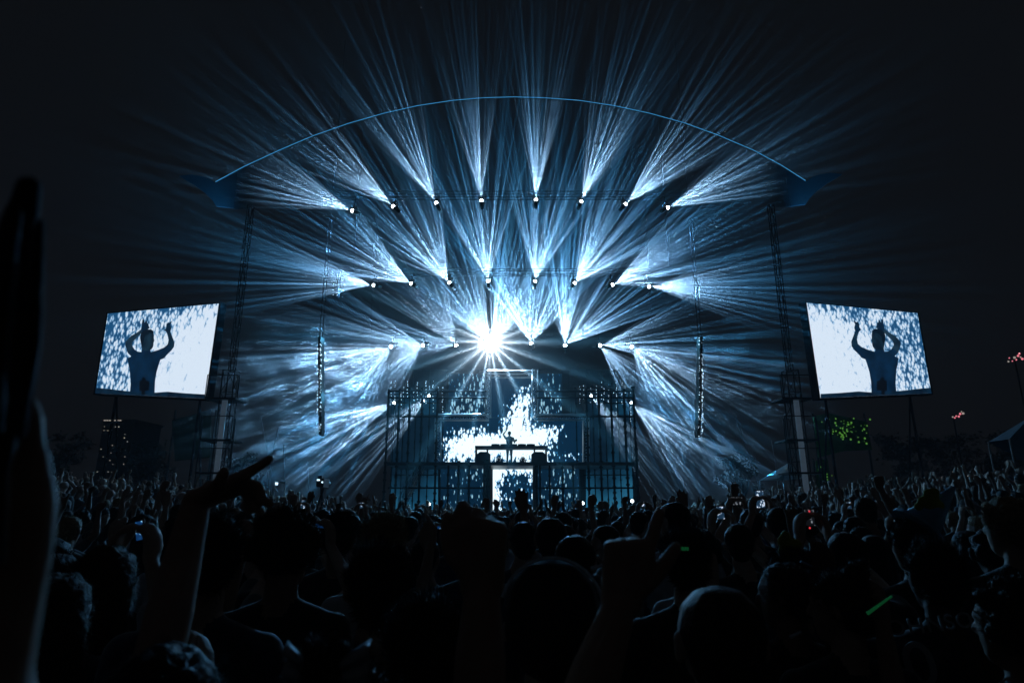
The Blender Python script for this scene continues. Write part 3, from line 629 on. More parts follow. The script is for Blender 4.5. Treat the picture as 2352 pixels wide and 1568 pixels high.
# green banner tent
def banner(Y, quad, label, dots, tone=M['green']):
    pts = [P(x, y, Y) for x, y in quad]; c = sum(pts, V()) / len(pts)
    t = empty('banner', V((c.x, Y, gz(c.x, Y))), label, 'banner', 'green banners')
    q = MB(); q.prism(pts, (0, .06, 0)); q.build('sheet', tone, t)
    x0_ = min(p.x for p in pts); x1_ = max(p.x for p in pts); zt_ = max(p.z for p in pts)
    mesh1('pole', M['black'], t, lambda q: [q.tube((x, Y + .15, gz(x, Y)), (x, Y + .15, zt_), .05) for x in (x0_ + .05, x1_ - .05)])
    if dots:
        for x, y, r in dots: mesh1('light_dot', M['lime'], t, lambda q: q.ball(P(x, y, Y) + V((0, -.02, 0)), r * .62, 1, (1, .3, 1)))
rg = random.Random(5); dots = []
for i in range(64):
    x = rg.triangular(1882, 2002, 1950); y = 953 + (x - 1882) * .42 * rg.random() + rg.uniform(0, 42); y = min(y, 1031)
    dots.append((x, y, rg.choice((.03, .04, .05, .07, .09))))
banner(31, [(1868, 955), (1905, 948), (1990, 968), (2003, 1033), (1940, 1035), (1880, 1050)], 'green banner sprinkled with lime light dots right of the mast', dots)
banner(31.5, [(1874, 1058), (1900, 1052), (1915, 1140), (1880, 1145)], 'narrow dark green banner with few lime dots beside the mast foot', [(rg.uniform(1880, 1912), rg.uniform(1070, 1140), rg.choice((.03, .05, .06))) for _ in range(13)])
banner(32, [(395, 965), (485, 940), (483, 1050), (402, 1058)], 'dim plain green banner behind the left mast', [], mat('dim_green_cloth', (.012, .035, .012), .9, noise=.3, nscale=2))
# tents
def tent(apex, base, Y, m, label, depth=3):
    ap = P(*apex, Y + depth / 2); b_ = [P(x, y, Y) for x, y in base]; t = empty('tent', on_ground((b_[0] + b_[-1]) / 2), label, 'tent')
    q = MB(); back = [p + V((0, depth, 0)) for p in (b_[0], b_[-1])]
    ring = b_ + back[::-1]; n = len(ring)
    q.add(ring + [ap], [(i, (i + 1) % n, n) for i in range(n)]); q.build('canopy', m, t)
    mesh1('pole', M['alu'], t, lambda q: [q.tube(V((p.x, p.y, gz(p.x, p.y))), p, .03) for p in (b_[0], b_[-1], back[0], back[1])])
tent((1812, 1062), [(1786, 1098), (1800, 1089), (1845, 1098)], 27, M['white'], 'crumpled white tent roof at the foot of the right mast', 2)
tent((2368, 955), [(2318, 1008), (2335, 1055), (2420, 1060)], 22, M['bluecan'], 'pale blue tent corner at the right edge', 1)
# broadcast camera on its tripod
Yc = 20; c = P(741, 1108, Yc); t = empty('broadcast_camera', on_ground(c), 'broadcast camera on a tall tripod above the crowd left of the stage', 'camera')
mesh1('camera_body', M['black'], t, lambda q: (q.box(c + V((-.10, -.3, -.14)), c + V((.12, .3, .12))), q.box(c + V((-.06, -.36, .10)), c + V((.07, -.1, .2)))))
mesh1('viewfinder', M['glint'], t, lambda q: (q.box(c + V((-.09, -.31, .05)), c + V((.0, -.302, .09))), q.box(c + V((.06, -.31, -.02)), c + V((.10, -.302, .03)))))
mesh1('camera_lens', M['black'], t, lambda q: q.tube(c + V((0, .3, 0)), c + V((0, .6, 0)), .07, .09, n=10))
mesh1('pan_head', M['black'], t, lambda q: q.tube(c + V((0, 0, -.14)), c + V((0, 0, -.34)), .07, .05))
for dx, dy in ((-.42, -.25), (.42, -.25), (0, .5)):
    mesh1('leg', M['black'], t, lambda q: q.tube(c + V((0, 0, -.3)), V((c.x + dx, c.y + dy, gz(c.x, c.y))), .028))
# lit gantry frame and thin masts left of the stage
Yg = 25; g = P(640, 1140, Yg); t = empty('steel_gantry', on_ground(g), 'small white lit steel gantry with a lantern left of the tripod camera', 'frame')
mesh1('post', M['white'], t, lambda q: [q.tube(V((P(x, 1140, Yg).x, Yg, gz(g.x, Yg))), P(x, y, Yg), .035) for x, y in ((629, 1118), (655, 1106))])
mesh1('beam', M['white'], t, lambda q: (q.tube(P(631, 1105, Yg), P(656, 1108, Yg), .03), q.tube(P(631, 1105, Yg), P(631, 1126, Yg), .025), q.tube(P(629, 1118, Yg), P(637, 1128, Yg), .02)))
mesh1('lantern', M['glint'], t, lambda q: q.box(P(632, 1113, Yg), P(637, 1104, Yg) + V((0, .1, 0))))
for i, (x0_, y0_, x1_, y1_) in enumerate([(652, 1020, 655, 1150), (706, 1060, 712, 1150), (1690, 955, 1741, 1110), (1772, 1010, 1792, 1140), (1741, 1110, 1745, 1160), (600, 960, 622, 1080), (640, 980, 615, 1090)]):
    t = empty('guy_wire', P(x1_, y1_, 27), 'thin pale wire running down %s' % ['beside the lit gantry', 'just left of the tripod camera', 'slanting from under the right speaker column', 'slanting just left of the right mast', 'upright to the raised hands right of the stage', 'steeply left of the stage, lower right end', 'steeply left of the stage, lower left end'][i], 'wire', 'rigging wires')
    mesh1('wire', M['alu'], t, lambda q: (q.tube(P(x0_, y0_, 27), P(x1_, y1_, 27), .012, n=5), q.tube(P(x1_, y1_, 27), V((P(x1_, y1_, 27).x, 27, gz(P(x1_, y1_, 27).x, 27))), .012, n=5)))
for i, (x, top, w, Y) in enumerate([(20, 960, 90, 70), (150, 985, 70, 85), (2080, 985, 80, 80), (2180, 990, 90, 95), (2290, 985, 80, 75), (560, 1030, 60, 75), (1700, 1040, 70, 75), (350, 1010, 80, 90)]):
    p = P(x, top, Y); hh = p.z; wr = w / F * Y * .6
    t = empty('tree', (p.x, Y, 0), 'dark round tree %s' % ['at the far left edge', 'second from the left edge', 'right of the far side screen, leftmost of three', 'in the middle of three far right trees', 'at the far right edge', 'behind the left mast', 'behind the right mast', 'behind the left side screen'][i], 'tree', 'dark trees behind the field')
    mesh1('trunk', M['bark'], t, lambda q: (q.tube((p.x, Y, 0), (p.x, Y, hh * .6), .3, .15), [q.tube((p.x, Y, hh * .35), (p.x + wr * .6 * math.cos(k), Y + wr * .6 * math.sin(k), hh * .75), .12, .05) for k in (0, 1.3, 2.6, 4, 5.2)]))
    q = MB(); r2 = random.Random(i)
    cl = [(p.x + r2.gauss(0, .45) * wr, Y + r2.gauss(0, .4) * wr, hh * (.5 + .42 * r2.random())) for _ in range(26)]
    for c_ in cl:
        for _ in range(70):
            z = V((r2.gauss(0, 1), r2.gauss(0, 1), r2.gauss(0, .8))) * wr * .16 + V(c_); s1 = V((r2.uniform(-1, 1), r2.uniform(-1, 1), r2.uniform(-1, 1))) * .38; s2 = V((r2.uniform(-1, 1), r2.uniform(-1, 1), r2.uniform(-1, 1))) * .38
            q.add([z, z + s1, z + s2], [(0, 1, 2)])
    q.build('crown', M['leaf'], t)

# ------------------------------------------------------------------ people
def remesh(parts, vox, smooth=1, mats=None, name='body', dec=None):
    """parts: list of (tag, [(point, radius), ...]); returns one continuous mesh, faces tagged by nearest part"""
    q = MB(); caps = []
    for tg, ch in parts:
        ch = [(V(p), r) for p, r in ch]
        for p, r in ch: q.ball(p, r, 2)
        for (p, r), (p2, r2) in zip(ch, ch[1:]):
            q.tube(p, p2, r, r2, n=12); caps.append((tg, p, p2, r, r2))
        if len(ch) == 1: caps.append((tg, ch[0][0], ch[0][0] + V((0, 0, 1e-4)), ch[0][1], ch[0][1]))
    me = bpy.data.meshes.new('tmp'); me.from_pydata(q.v, [], q.f); o = bpy.data.objects.new('tmp', me); COL.objects.link(o)
    md = o.modifiers.new('r', 'REMESH'); md.mode = 'VOXEL'; md.voxel_size = vox; md.use_smooth_shade = True
    if smooth: ms = o.modifiers.new('s', 'SMOOTH'); ms.factor = .5; ms.iterations = smooth
    if dec: mdc = o.modifiers.new('d', 'DECIMATE'); mdc.ratio = dec
    dg = bpy.context.evaluated_depsgraph_get(); out = bpy.data.meshes.new_from_object(o.evaluated_get(dg)); out.name = name
    bpy.data.objects.remove(o); bpy.data.meshes.remove(me)
    out.materials.clear()
    for m in mats or []: out.materials.append(m)
    if mats and len(mats) > 1:
        n = len(out.polygons); c = np.zeros(n * 3); out.polygons.foreach_get('center', c); c = c.reshape(-1, 3); best = np.full(n, 1e9); idx = np.zeros(n, int)
        for tg, p, p2, r, r2 in caps:
            p = np.array(p); d = np.array(p2) - p; L = (d * d).sum(); tt = np.clip(((c - p) @ d) / L, 0, 1)
            ds = np.linalg.norm(c - p - tt[:, None] * d, axis=1) - (r + (r2 - r) * tt); k = ds < best; best[k] = ds[k]; idx[k] = tg
        out.polygons.foreach_set('material_index', idx)
    out.polygons.foreach_set('use_smooth', [True] * len(out.polygons)); out.update()
    return out
def hand(w, d, n, s=1.0, curl=.35, thumb=1, tag_=0, curls=None, spread=.12, rr_=1.0, tcurl=.3):
    """wrist w, direction d to the fingers, palm normal n, thumb side sign; returns chains of palm, four fingers and thumb"""
    d = V(d).normalized(); n = V(n); n = (n - d * n.dot(d)).normalized(); sd = d.cross(n) * thumb; w = V(w); out = []
    f = s * .98
    for i, (off, L) in enumerate(((.030, .078), (.010, .088), (-.010, .082), (-.028, .064))):
        base = w + sd * off * f + d * (.092 - .006 * abs(i - 1)) * f
        out.append((tag_, [(w + sd * off * .5 * f, .017 * f * rr_), (base, .0135 * f * rr_)]))
        c = (curls[i] if curls else curl); dirn = (d + sd * spread * (1.2 - i * .85)).normalized(); p = base; ch = [(p, .0115 * f * rr_)]
        for j, (k_, r_) in enumerate(((.46, .0105), (.30, .0095), (.24, .0085))):
            ang = c * (1.0 if j == 0 else 1.15)
            dirn = (dirn * math.cos(ang) + (n - dirn * n.dot(dirn)).normalized() * math.sin(ang)).normalized()
            p = p + dirn * L * k_ * f; ch.append((p, r_ * f * rr_))
        out.append((tag_, ch))
    out.append((tag_, [(w + sd * .0 * f + d * .02 * f, .018 * f * rr_), (w + d * .08 * f, .016 * f * rr_)]))
    b0 = w + sd * .018 * f + d * .022 * f; b1 = w + (sd * .048 + d * .052 + n * .012) * f
    td = (sd * (.6 - tcurl) + d * .8 + n * tcurl).normalized(); b2 = b1 + td * .034 * f; td = (td + n * tcurl * .6 - sd * tcurl).normalized(); b3 = b2 + td * .03 * f
    out.append((tag_, [(b0, .017 * f * rr_), (b1, .0135 * f * rr_), (b2, .0115 * f * rr_), (b3, .0095 * f * rr_)]))
    return out
# tags: 0 skin, 1 shirt, 2 trousers, 3 shoes
def body_parts(pose, rnd, fine=1.0, build=1.0, lean=0.0, turn=0.0):
    b = build; parts = []
    hx = lean * .06
    parts += [(1, [((0, 0, .98), .125 * b), ((0, .0, 1.12), .115 * b), ((0, .01, 1.28), .125 * b), ((0, 0, 1.38), .09 * b)]),
              (1, [((-.075, 0, .96), .10 * b), ((-.07, 0, 1.12), .09 * b), ((-.085, .01, 1.27), .105 * b), ((-.10, 0, 1.36), .08 * b)]), (1, [((.075, 0, .96), .10 * b), ((.07, 0, 1.12), .09 * b), ((.085, .01, 1.27), .105 * b), ((.10, 0, 1.36), .08 * b)]),
              (1, [((-.165 * b, 0, 1.395), .058), ((-.05, 0, 1.44), .055), ((.05, 0, 1.44), .055), ((.165 * b, 0, 1.395), .058)])]
    for s in (-1, 1):
        parts += [(2, [((s * .085, 0, .95), .105 * b), ((s * .095, .01, .72), .082 * b), ((s * .10, .02, .50), .058), ((s * .105, -.01, .34), .055), ((s * .11, -.02, .10), .04)]),
                  (3, [((s * .11, -.03, .045), .042), ((s * .12, .06, .045), .042), ((s * .125, .15, .035), .032)])]
    hc = V((hx, .02, 1.64)); ct, st_ = math.cos(turn), math.sin(turn)
    def hd(x, y, z): return hc + V((x * ct - y * st_, x * st_ + y * ct, z))
    parts += [(0, [((0, -.005, 1.42), .064), (hd(0, -.02, -.09), .056)]), (0, [(hd(0, -.015, .025), .086), (hd(0, .012, .03), .083)]), (0, [(hd(0, .02, -.02), .073), (hd(0, .045, -.075), .045)]),
              (0, [(hd(0, .092, .015), .010), (hd(0, .108, -.018), .014)]), (0, [(hd(-.02, .082, -.05), .011), (hd(.02, .082, -.05), .011)]), (0, [(hd(-.035, .082, .028), .014), (hd(.035, .082, .028), .014)]),
              (0, [(hd(-.083, -.01, .015), .014), (hd(-.086, -.012, -.02), .011)]), (0, [(hd(.083, -.01, .015), .014), (hd(.086, -.012, -.02), .011)])]
    for s in (-1, 1):
        a = pose['L' if s < 0 else 'R']; sh = V((s * .19 * b, 0, 1.39))
        if len(a) == 4: e, w, h, opt = a
        else: e, w, h, opt = (*a, {})
        e = V((s * e[0], e[1], e[2])); w = V((s * w[0], w[1], w[2])); hd_ = V((s * h[0], h[1], h[2]))
        m = sh.lerp(e, .55)
        parts += [(1, [(sh, .062), (m, .055)]), (0, [(m, .046), (e, .040)]), (0, [(e, .041), (e.lerp(w, .35), .040), (w, .027)])]
        nn = opt.get('n', (0, 1, 0)); nn = V((s * nn[0], nn[1], nn[2])) if 'n' in opt else V((0, 1, 0))
        parts += hand(w, hd_, nn, 1.02, opt.get('curl', .3), -s, 0, opt.get('curls'), opt.get('spread', .14), 1.15 * fine if fine > 1 else 1.0)
    return parts, hd
UP = ((.30, .12, 1.62), (.24, .16, 1.88), (.02, .1, 1))
UP2 = ((.34, .05, 1.60), (.36, .10, 1.88), (.1, .05, 1), dict(spread=.25, curl=.1))
FIST = ((.30, .14, 1.60), (.22, .20, 1.86), (0, .05, 1), dict(curl=1.35))
POINT = ((.30, .14, 1.60), (.24, .22, 1.86), (0, .12, 1), dict(curls=[.05, 1.35, 1.4, 1.4]))
HORNS = ((.28, .14, 1.60), (.22, .2, 1.88), (0, .05, 1), dict(curls=[.05, 1.4, 1.4, .08]))
DOWN = ((.25, .02, 1.12), (.25, .16, .92), (0, .2, -1))
FRONT = ((.27, .10, 1.14), (.16, .32, 1.22), (-.3, .8, .3))
PHONEUP = ((.24, .28, 1.50), (.08, .40, 1.72), (-.1, .1, 1), dict(curl=.5, n=(-.8, .2, 0)))
CLAP = ((.27, .16, 1.58), (.07, .22, 1.80), (-.1, .05, 1), dict(n=(-1, 0, 0), curl=.15))
LOW = ((.30, .18, 1.34), (.27, .26, 1.60), (.02, .1, 1))
def hair_parts(kind, hd):
    if kind == 'short': return [(0, [(hd(0, -.022, .040), .092), (hd(0, .008, .050), .084)]), (0, [(hd(0, -.045, -.01), .074), (hd(0, -.045, -.045), .055)])]
    if kind == 'bald': return [(0, [(hd(0, -.024, .030), .0885), (hd(0, -.036, -.02), .074)])]
    if kind == 'curly':
        r = random.Random(3); return [(0, [(hd(0, -.025, .03), .105)])] + [(0, [(hd(.1 * math.sin(t) * math.cos(p), -.03 + .1 * math.sin(t) * math.sin(p), .03 + .1 * math.cos(t)), .03)]) for t, p in [(r.uniform(0, 2), r.uniform(0, 6.3)) for _ in range(50)] if .1 * math.sin(t) * math.sin(p) < .06]
    L = [(0, [(hd(0, -.024, .036), .096), (hd(0, .0, .044), .088)]), (0, [(hd(-.055, -.03, .0), .055), (hd(-.06, -.03, -.10), .05), (hd(-.065, -.03, -.22), .045), (hd(-.06, -.05, -.34), .03)]),
         (0, [(hd(.055, -.03, .0), .055), (hd(.06, -.03, -.10), .05), (hd(.065, -.03, -.22), .045), (hd(.06, -.05, -.34), .03)]), (0, [(hd(0, -.06, .0), .07), (hd(0, -.075, -.15), .06), (hd(0, -.085, -.30), .05), (hd(0, -.09, -.40), .03)])]
    if kind == 'long': return L
    if kind == 'bun': return L[:1] + [(0, [(hd(0, -.05, -.01), .07)]), (0, [(hd(0, -.07, .13), .042)])]
    return L[:1] + [(0, [(hd(0, -.05, -.01), .07)]), (0, [(hd(0, -.11, .05), .028), (hd(0, -.16, .03), .034), (hd(0, -.17, -.08), .034), (hd(0, -.15, -.22), .024), (hd(.01, -.14, -.33), .010)])]   # ponytail
TEMPL = [
 (dict(L=UP, R=UP), 'short', 0, 0, 0, 1.0, 'both arms raised'), (dict(L=DOWN, R=FIST), 'short', 1, 1, 2, 1.05, 'right fist raised'), (dict(L=DOWN, R=DOWN), 'short', 0, 0, 1, 1.05, 'arms down'),
 (dict(L=UP2, R=DOWN), 'long', 0, 1, 3, .9, 'left hand open in the air'), (dict(L=PHONEUP, R=PHONEUP), 'short', 0, 0, 0, 1.0, 'both hands lifted in front'), (dict(L=CLAP, R=CLAP), 'pony', 0, 2, 4, .9, 'hands clapped overhead'),
 (dict(L=FRONT, R=DOWN), 'long', 0, 0, 0, .9, 'long hair'), (dict(L=DOWN, R=POINT), 'bald', 2, 0, 2, 1.05, 'one finger raised'), (dict(L=HORNS, R=LOW), 'bun', 1, 1, 1, .92, 'horns sign raised'),
 (dict(L=FRONT, R=FRONT), 'curly', 2, 0, 3, 1.0, 'curly hair'), (dict(L=DOWN, R=LOW), 'short', 0, 2, 0, 1.0, 'hand half raised'), (dict(L=LOW, R=UP2), 'long', 1, 0, 1, .9, 'hand waving'),
]
TM = []
for i, (pose, hk, sk, hc_, cl, bd, desc) in enumerate(TEMPL):
    parts, hd = body_parts(pose, None, 1.15, bd, lean=random.Random(i).uniform(-1, 1), turn=random.Random(i + 9).uniform(-.5, .5))
    bm_ = remesh(parts, .0125, 1, [SKIN[sk], CLOTH[cl], JEANS, SHOE], 'person')
    hm = remesh(hair_parts(hk, hd), .0125, 1, [HAIR[hc_]], 'hair')
    # loose strands
    q = MB(); r2 = random.Random(i); hv = [v.co.copy() for v in hm.vertices]
    for _ in range(260):
        v = r2.choice(hv); o_ = (v - V((0, 0, 1.6))).normalized(); o_.z *= .4; dn = V((r2.gauss(0, .3), r2.gauss(0, .3), -1 if hk in ('long', 'pony') else .3)) + o_ * .6
        p2 = v + dn.normalized() * r2.uniform(.02, .045 if hk != 'long' else .08); sdv = o_.cross(dn).normalized() * .0015
        q.add([v - sdv, v + sdv, p2], [(0, 1, 2)])
    bmh = bmesh.new(); bmh.from_mesh(hm); base = len(bmh.verts)
    if hk != 'bald':
        vv = [bmh.verts.new(p) for p in q.v]
        for f_ in q.f: bmh.faces.new([vv[k_] for k_ in f_])
    bmh.to_mesh(hm); bmh.free()
    TM.append((bm_, hm, desc, cl))
NEAR = 0
def place_person(ti, x, y, s, rz, label, group, name='person'):
    bm_, hm, _, _ = TM[ti]
    o = bpy.data.objects.new(name, bm_); COL.objects.link(o); o.location = (x, y, gz(x, y)); o.scale = (s, s, s); o.rotation_euler = (0, 0, rz)
    tag(o, label, 'person', group); h = bpy.data.objects.new('hair', hm); COL.objects.link(h); h.parent = o
    return o
def custom_person(name, x, y, s, arms, label, hair='short', sk=0, hc_=0, cl=0, turn=0.0, vox=.010, group=None, bd=1.0, strands=6000):
    """a person standing at (x, y); arms: dict side -> (elbow, wrist, hand direction, opts) with world points, or a local pose"""
    z0 = gz(x, y); loc = V((x, y, z0)); pose = {}; extra = []
    for k_ in 'LR':
        a = arms.get(k_, DOWN)
        if isinstance(a, dict):
            e = (a['e'] - loc) / s; w = (a['w'] - loc) / s; sg = -1 if k_ == 'L' else 1
            pose[k_] = ((sg * e.x, e.y, e.z), (sg * w.x, w.y, w.z), DOWN[2], {}); extra.append((k_, a, w))
        else: pose[k_] = a
    parts, hd = body_parts(pose, None, 1.0, bd, turn=turn)
    for k_, a, w in extra:   # replace the default hand by the photographed one
        i = [n for n, (tg, ch) in enumerate(parts) if tg == 0 and (ch[-1][0] - w).length < 1e-4 if isinstance(ch[-1][0], Vector)]
        j = i[0] + 1; del parts[j:j + 10]
        parts[j:j] = hand(w, a['d'], a['n'], 1.02, a.get('curl', .3), a.get('thumb', 1), 0, a.get('curls'), a.get('spread', .14), a.get('fat', 1.0), a.get('tcurl', .3))
    me = remesh(parts, vox, 1, [SKIN[sk], CLOTH[cl], JEANS, SHOE], name)
    o = link(name, me); o.location = loc; o.scale = (s, s, s); tag(o, label, 'person', group)
    hm = remesh(hair_parts(hair, hd), .009, 1, [HAIR[hc_]], 'hair')
    if hair != 'bald':
        for v in hm.vertices: v.co += (v.co - V((0, 0, 1.6))).normalized() * (.010 * noise.noise(v.co * 42 + V((x * 9, y * 7, 0))) + .010 * noise.noise(v.co * 17 + V((y * 9, 0, x))))
    bmh = bmesh.new(); bmh.from_mesh(hm); r2 = random.Random(len(label)); hv = [v.co.copy() for v in bmh.verts]
    if hair != 'bald':
        for _ in range(strands):
            v = r2.choice(hv); o_ = (v - V((0, 0, 1.6))).normalized()
            dn = V((r2.gauss(0, .5), r2.gauss(0, .5), r2.gauss(0, .4) + (-1 if hair in ('long', 'pony') else .2))) + o_ * .8
            p2 = v + dn.normalized() * r2.uniform(.012, .036); sdv = o_.cross(dn).normalized() * .0011
            bmh.faces.new([bmh.verts.new(v - sdv), bmh.verts.new(v + sdv), bmh.verts.new(p2)])
    bmh.to_mesh(hm); bmh.free(); h = bpy.data.objects.new('hair', hm); COL.objects.link(h); h.parent = o
    return o, hd
TAKEN = []
def at_px(px, ytop, half):
    d = .088 * F / half; p = P(px, ytop, d); s = (p.z - gz(p.x, p.y)) / 1.755
    d = .088 * s * F / half; p = P(px, ytop, d); s = max(.80, min(1.12, (p.z - gz(p.x, p.y)) / 1.755)); TAKEN.append((p.x, p.y)); return p.x, p.y, s
NEARG = 'people close to the camera'
# performer
x, y = P(1170, 1060, 33.2).x, 33.25
zt2 = zdeck
parts, hd = body_parts(dict(L=((.33, .10, 1.60), (.16, .10, 1.83), (-.3, 0, 1)), R=((.27, -.10, 1.16), (.30, -.30, 1.22), (.2, -.6, .2))), None, 1.2, 1.0)
pm = remesh(parts, .012, 1, [SKIN[0], CLOTH[0], JEANS, SHOE], 'person'); o = link('person', pm); o.location = (x, y, zdeck + .004); o.rotation_euler = (0, 0, 0)
tag(o, 'man in dark T-shirt standing behind the DJ table with one arm raised', 'person'); h = bpy.data.objects.new('hair', remesh(hair_parts('short', hd), .012, 1, [HAIR[0]], 'hair')); COL.objects.link(h); h.parent = o
# raised pointing hand at the left
x, y, s = at_px(375, 1508, 115)
custom_person('person', x, y, s, dict(L=DOWN, R=dict(e=P(352, 1560, 1.10), w=P(452, 1150, 1.22), d=V((.95, .05, .42)), n=V((.25, -.15, -1)), curls=[-.06, .75, .95, 1.15], thumb=-1, tcurl=-.15, spread=.05, fat=1.1)),
              'person whose raised arm points a finger to the right over the crowd', 'long', 0, 0, 0, vox=.0055, group=NEARG)
# raised fist in the middle
x, y, s = at_px(985, 1385, 85)
o, _ = custom_person('person', x, y, s, dict(L=DOWN, R=dict(e=P(1100, 1610, 1.0), w=P(1108, 1345, 1.02), d=V((-.05, .05, 1)), n=V((.1, 1, 0)), curls=[.55, 1.05, 1.3, 1.4], thumb=1, tcurl=.3, spread=.1, fat=1.25)),
              'person with a thick forearm and loose fist raised in the centre foreground', 'short', 0, 0, 0, vox=.0055, group=NEARG)
# raised hand right of centre, shaved man
x, y, s = at_px(1650, 1345, 92)
custom_person('person', x, y, s, dict(R=DOWN, L=dict(e=P(1335, 1640, 1.05), w=P(1425, 1385, 1.10), d=V((.22, .05, 1)), n=V((.1, 1, 0)), curls=[.18, 1.3, 1.35, 1.35], thumb=-1, tcurl=.1, spread=.16, fat=1.15)),
              'man with shaved hair whose left hand is raised with one finger up', 'bald', 0, 0, 0, vox=.0055, group=NEARG)
# hand and arm touching the left edge
A_ = [(58, 935, 38), (72, 1010, 30), (82, 1080, 38), (76, 1165, 52), (52, 1265, 60), (20, 1380, 66), (-40, 1560, 90), (-110, 1850, 110)]
x0_ = -.62; y0_ = .12
parts, hd = body_parts(dict(L=DOWN, R=DOWN), None)
i = len(parts) - 12   # drop the right arm and hand, grow the photographed one instead
parts = parts[:i - 1]
loc = V((x0_, y0_, 0)); ch = [(P(a, b, .32) - loc, r * .32 / F) for a, b, r in A_]
parts += [(1, [((.19, 0, 1.39), .06), (ch[-1][0], .05)]), (0, ch[::-1])]
for dx_, dy_, L_ in ((-22, -10, .02), (-38, 60, .03), (-45, 140, .03)):   # folded fingers beside the thumb
    p = P(62 + dx_, 960 + dy_, .33) - loc; parts.append((0, [(ch[4][0], .011), (p, .009), (p + V((-.025, .005, .004)), .008)]))
me = remesh(parts, .006, 2, [SKIN[0], CLOTH[0], JEANS, SHOE], 'person'); o = link('person', me); o.location = loc; TAKEN.append((x0_, y0_))
tag(o, 'person at the left edge whose blurred raised hand is closest to the camera', 'person', NEARG)
h = bpy.data.objects.new('hair', remesh(hair_parts('short', hd), .012, 1, [HAIR[0]], 'hair')); COL.objects.link(h); h.parent = o
hb = empty('rolled_banner', P(30, 900, .34), 'tall dark furled cloth banner held up at the left edge', 'banner')
rch = [((0, 1100), 20), ((8, 980), 34), ((14, 860), 44), ((22, 740), 50), ((32, 640), 46), ((44, 550), 40), ((56, 480), 34), ((66, 430), 30)]
rp = [(0, [(P(x, y, .30), w * .30 / F) for (x, y), w in rch])]
for k_ in range(4): rp.append((0, [(P(x + (k_ - 1.5) * w * .75, y + 10 * k_, .30 - .012 * (k_ % 2)), w * .34 * .30 / F) for (x, y), w in rch[1:-1]]))
link('sheet', remesh(rp, .0025, 2, [M['banner']], 'sheet'), hb)
mesh1('stick', M['black'], hb, lambda q: q.tube(P(-10, 1300, .30), P(24, 700, .30), .004))
# the heads that can be told apart in the foreground
LIST = [
 (885, 1190, 46, 'short', 0, 2, 3, 'person with short fair hair lit from ahead, left of the raised fist'),
 (870, 1262, 68, 'short', 0, 0, 0, 'big dark head in front of the fair haired person'),
 (662, 1195, 54, 'curly', 1, 1, 0, 'person with frizzy greying hair left of centre'),
 (482, 1192, 66, 'short', 0, 0, 1, 'dark haired person right of the pointing arm'),
 (782, 1185, 36, 'short', 1, 0, 0, 'person with a round dark head behind the lit phone at left'),
 (1265, 1188, 37, 'bald', 1, 0, 2, 'broad shouldered person in grey shirt in the centre crowd'),
 (1546, 1152, 33, 'bald', 0, 0, 3, 'bald person with lit cheek standing by a waving hand right of the cage'),
 (1925, 1322, 52, 'bun', 0, 1, 0, 'person with hair in a bun right of the foam crown, face half lit'),
 (2140, 1252, 52, 'short', 2, 0, 0, 'person wearing a dark lettered jersey seen from behind'),
 (2315, 1148, 46, 'pony', 0, 2, 0, 'person with a long blond ponytail near the right edge'),
 (1575, 1222, 50, 'short', 0, 0, 0, 'person wearing a glowing green headband'),
 (2318, 1352, 60, 'curly', 1, 1, 0, 'curly haired person low at the right edge'),
 (130, 1330, 66, 'long', 0, 1, 0, 'long haired person behind the blurred hand at left'),
 (250, 1262, 55, 'long', 0, 1, 1, 'long haired person between the left edge and the pointing arm'),
 (1095, 1200, 38, 'short', 1, 0, 0, 'dark head half hidden by the raised fist'),
 (1800, 1300, 48, 'pony', 1, 1, 0, 'person with a short ponytail below the dim foam crown'),
 (2090, 1200, 40, 'short', 0, 0, 0, 'person wearing the pale cone hat with foam crown'),
 (1815, 1268, 44, 'short', 0, 0, 2, 'person wearing the dim yellow green foam crown'),
]
MADE = {}
for n_, (px, yt, hw, hk, sk, hc_, cl, lab) in enumerate(LIST):
    x, y, s = at_px(px, yt, hw)
    MADE[n_] = custom_person('person', x, y, s, dict(L=[DOWN, FRONT, LOW][n_ % 3] if n_ != 5 else DOWN, R=[FRONT, DOWN, DOWN][n_ % 3]), lab, hk, sk, hc_, cl, turn=[.0, .3, -.2, .5, .0, 0, .6, .9][n_ % 8], vox=.0125, group=NEARG) + (x, y, s)
# capped person with headphones in the centre foreground
x, y, s = at_px(1265, 1300, 96)
o, hd = custom_person('person', x, y, s, dict(L=DOWN, R=DOWN), 'person in a smooth dark cap with thin light strap, centre foreground', 'bald', 0, 0, 0, vox=.010, group=NEARG)
c = hd(0, -.02, .035); capm = remesh([(0, [(c, .098)]), (0, [(hd(0, -.02, .0), .094)]), (0, [(hd(0, .08, .01), .022), (hd(0, .14, .0), .014)])], .008, 2, [M['cloth']], 'cap')
cp = bpy.data.objects.new('cap', capm); COL.objects.link(cp); cp.parent = o
q = MB(); pts = [V((c.x + .099 * math.sin(t), c.y - .03, c.z + .099 * math.cos(t))) for t in [-1.3 + .2 * i for i in range(19)]]
q.path(pts, .0035, 5); sp_ = q.build('cap_seam', M['strap'], None, world=False); sp_.parent = o
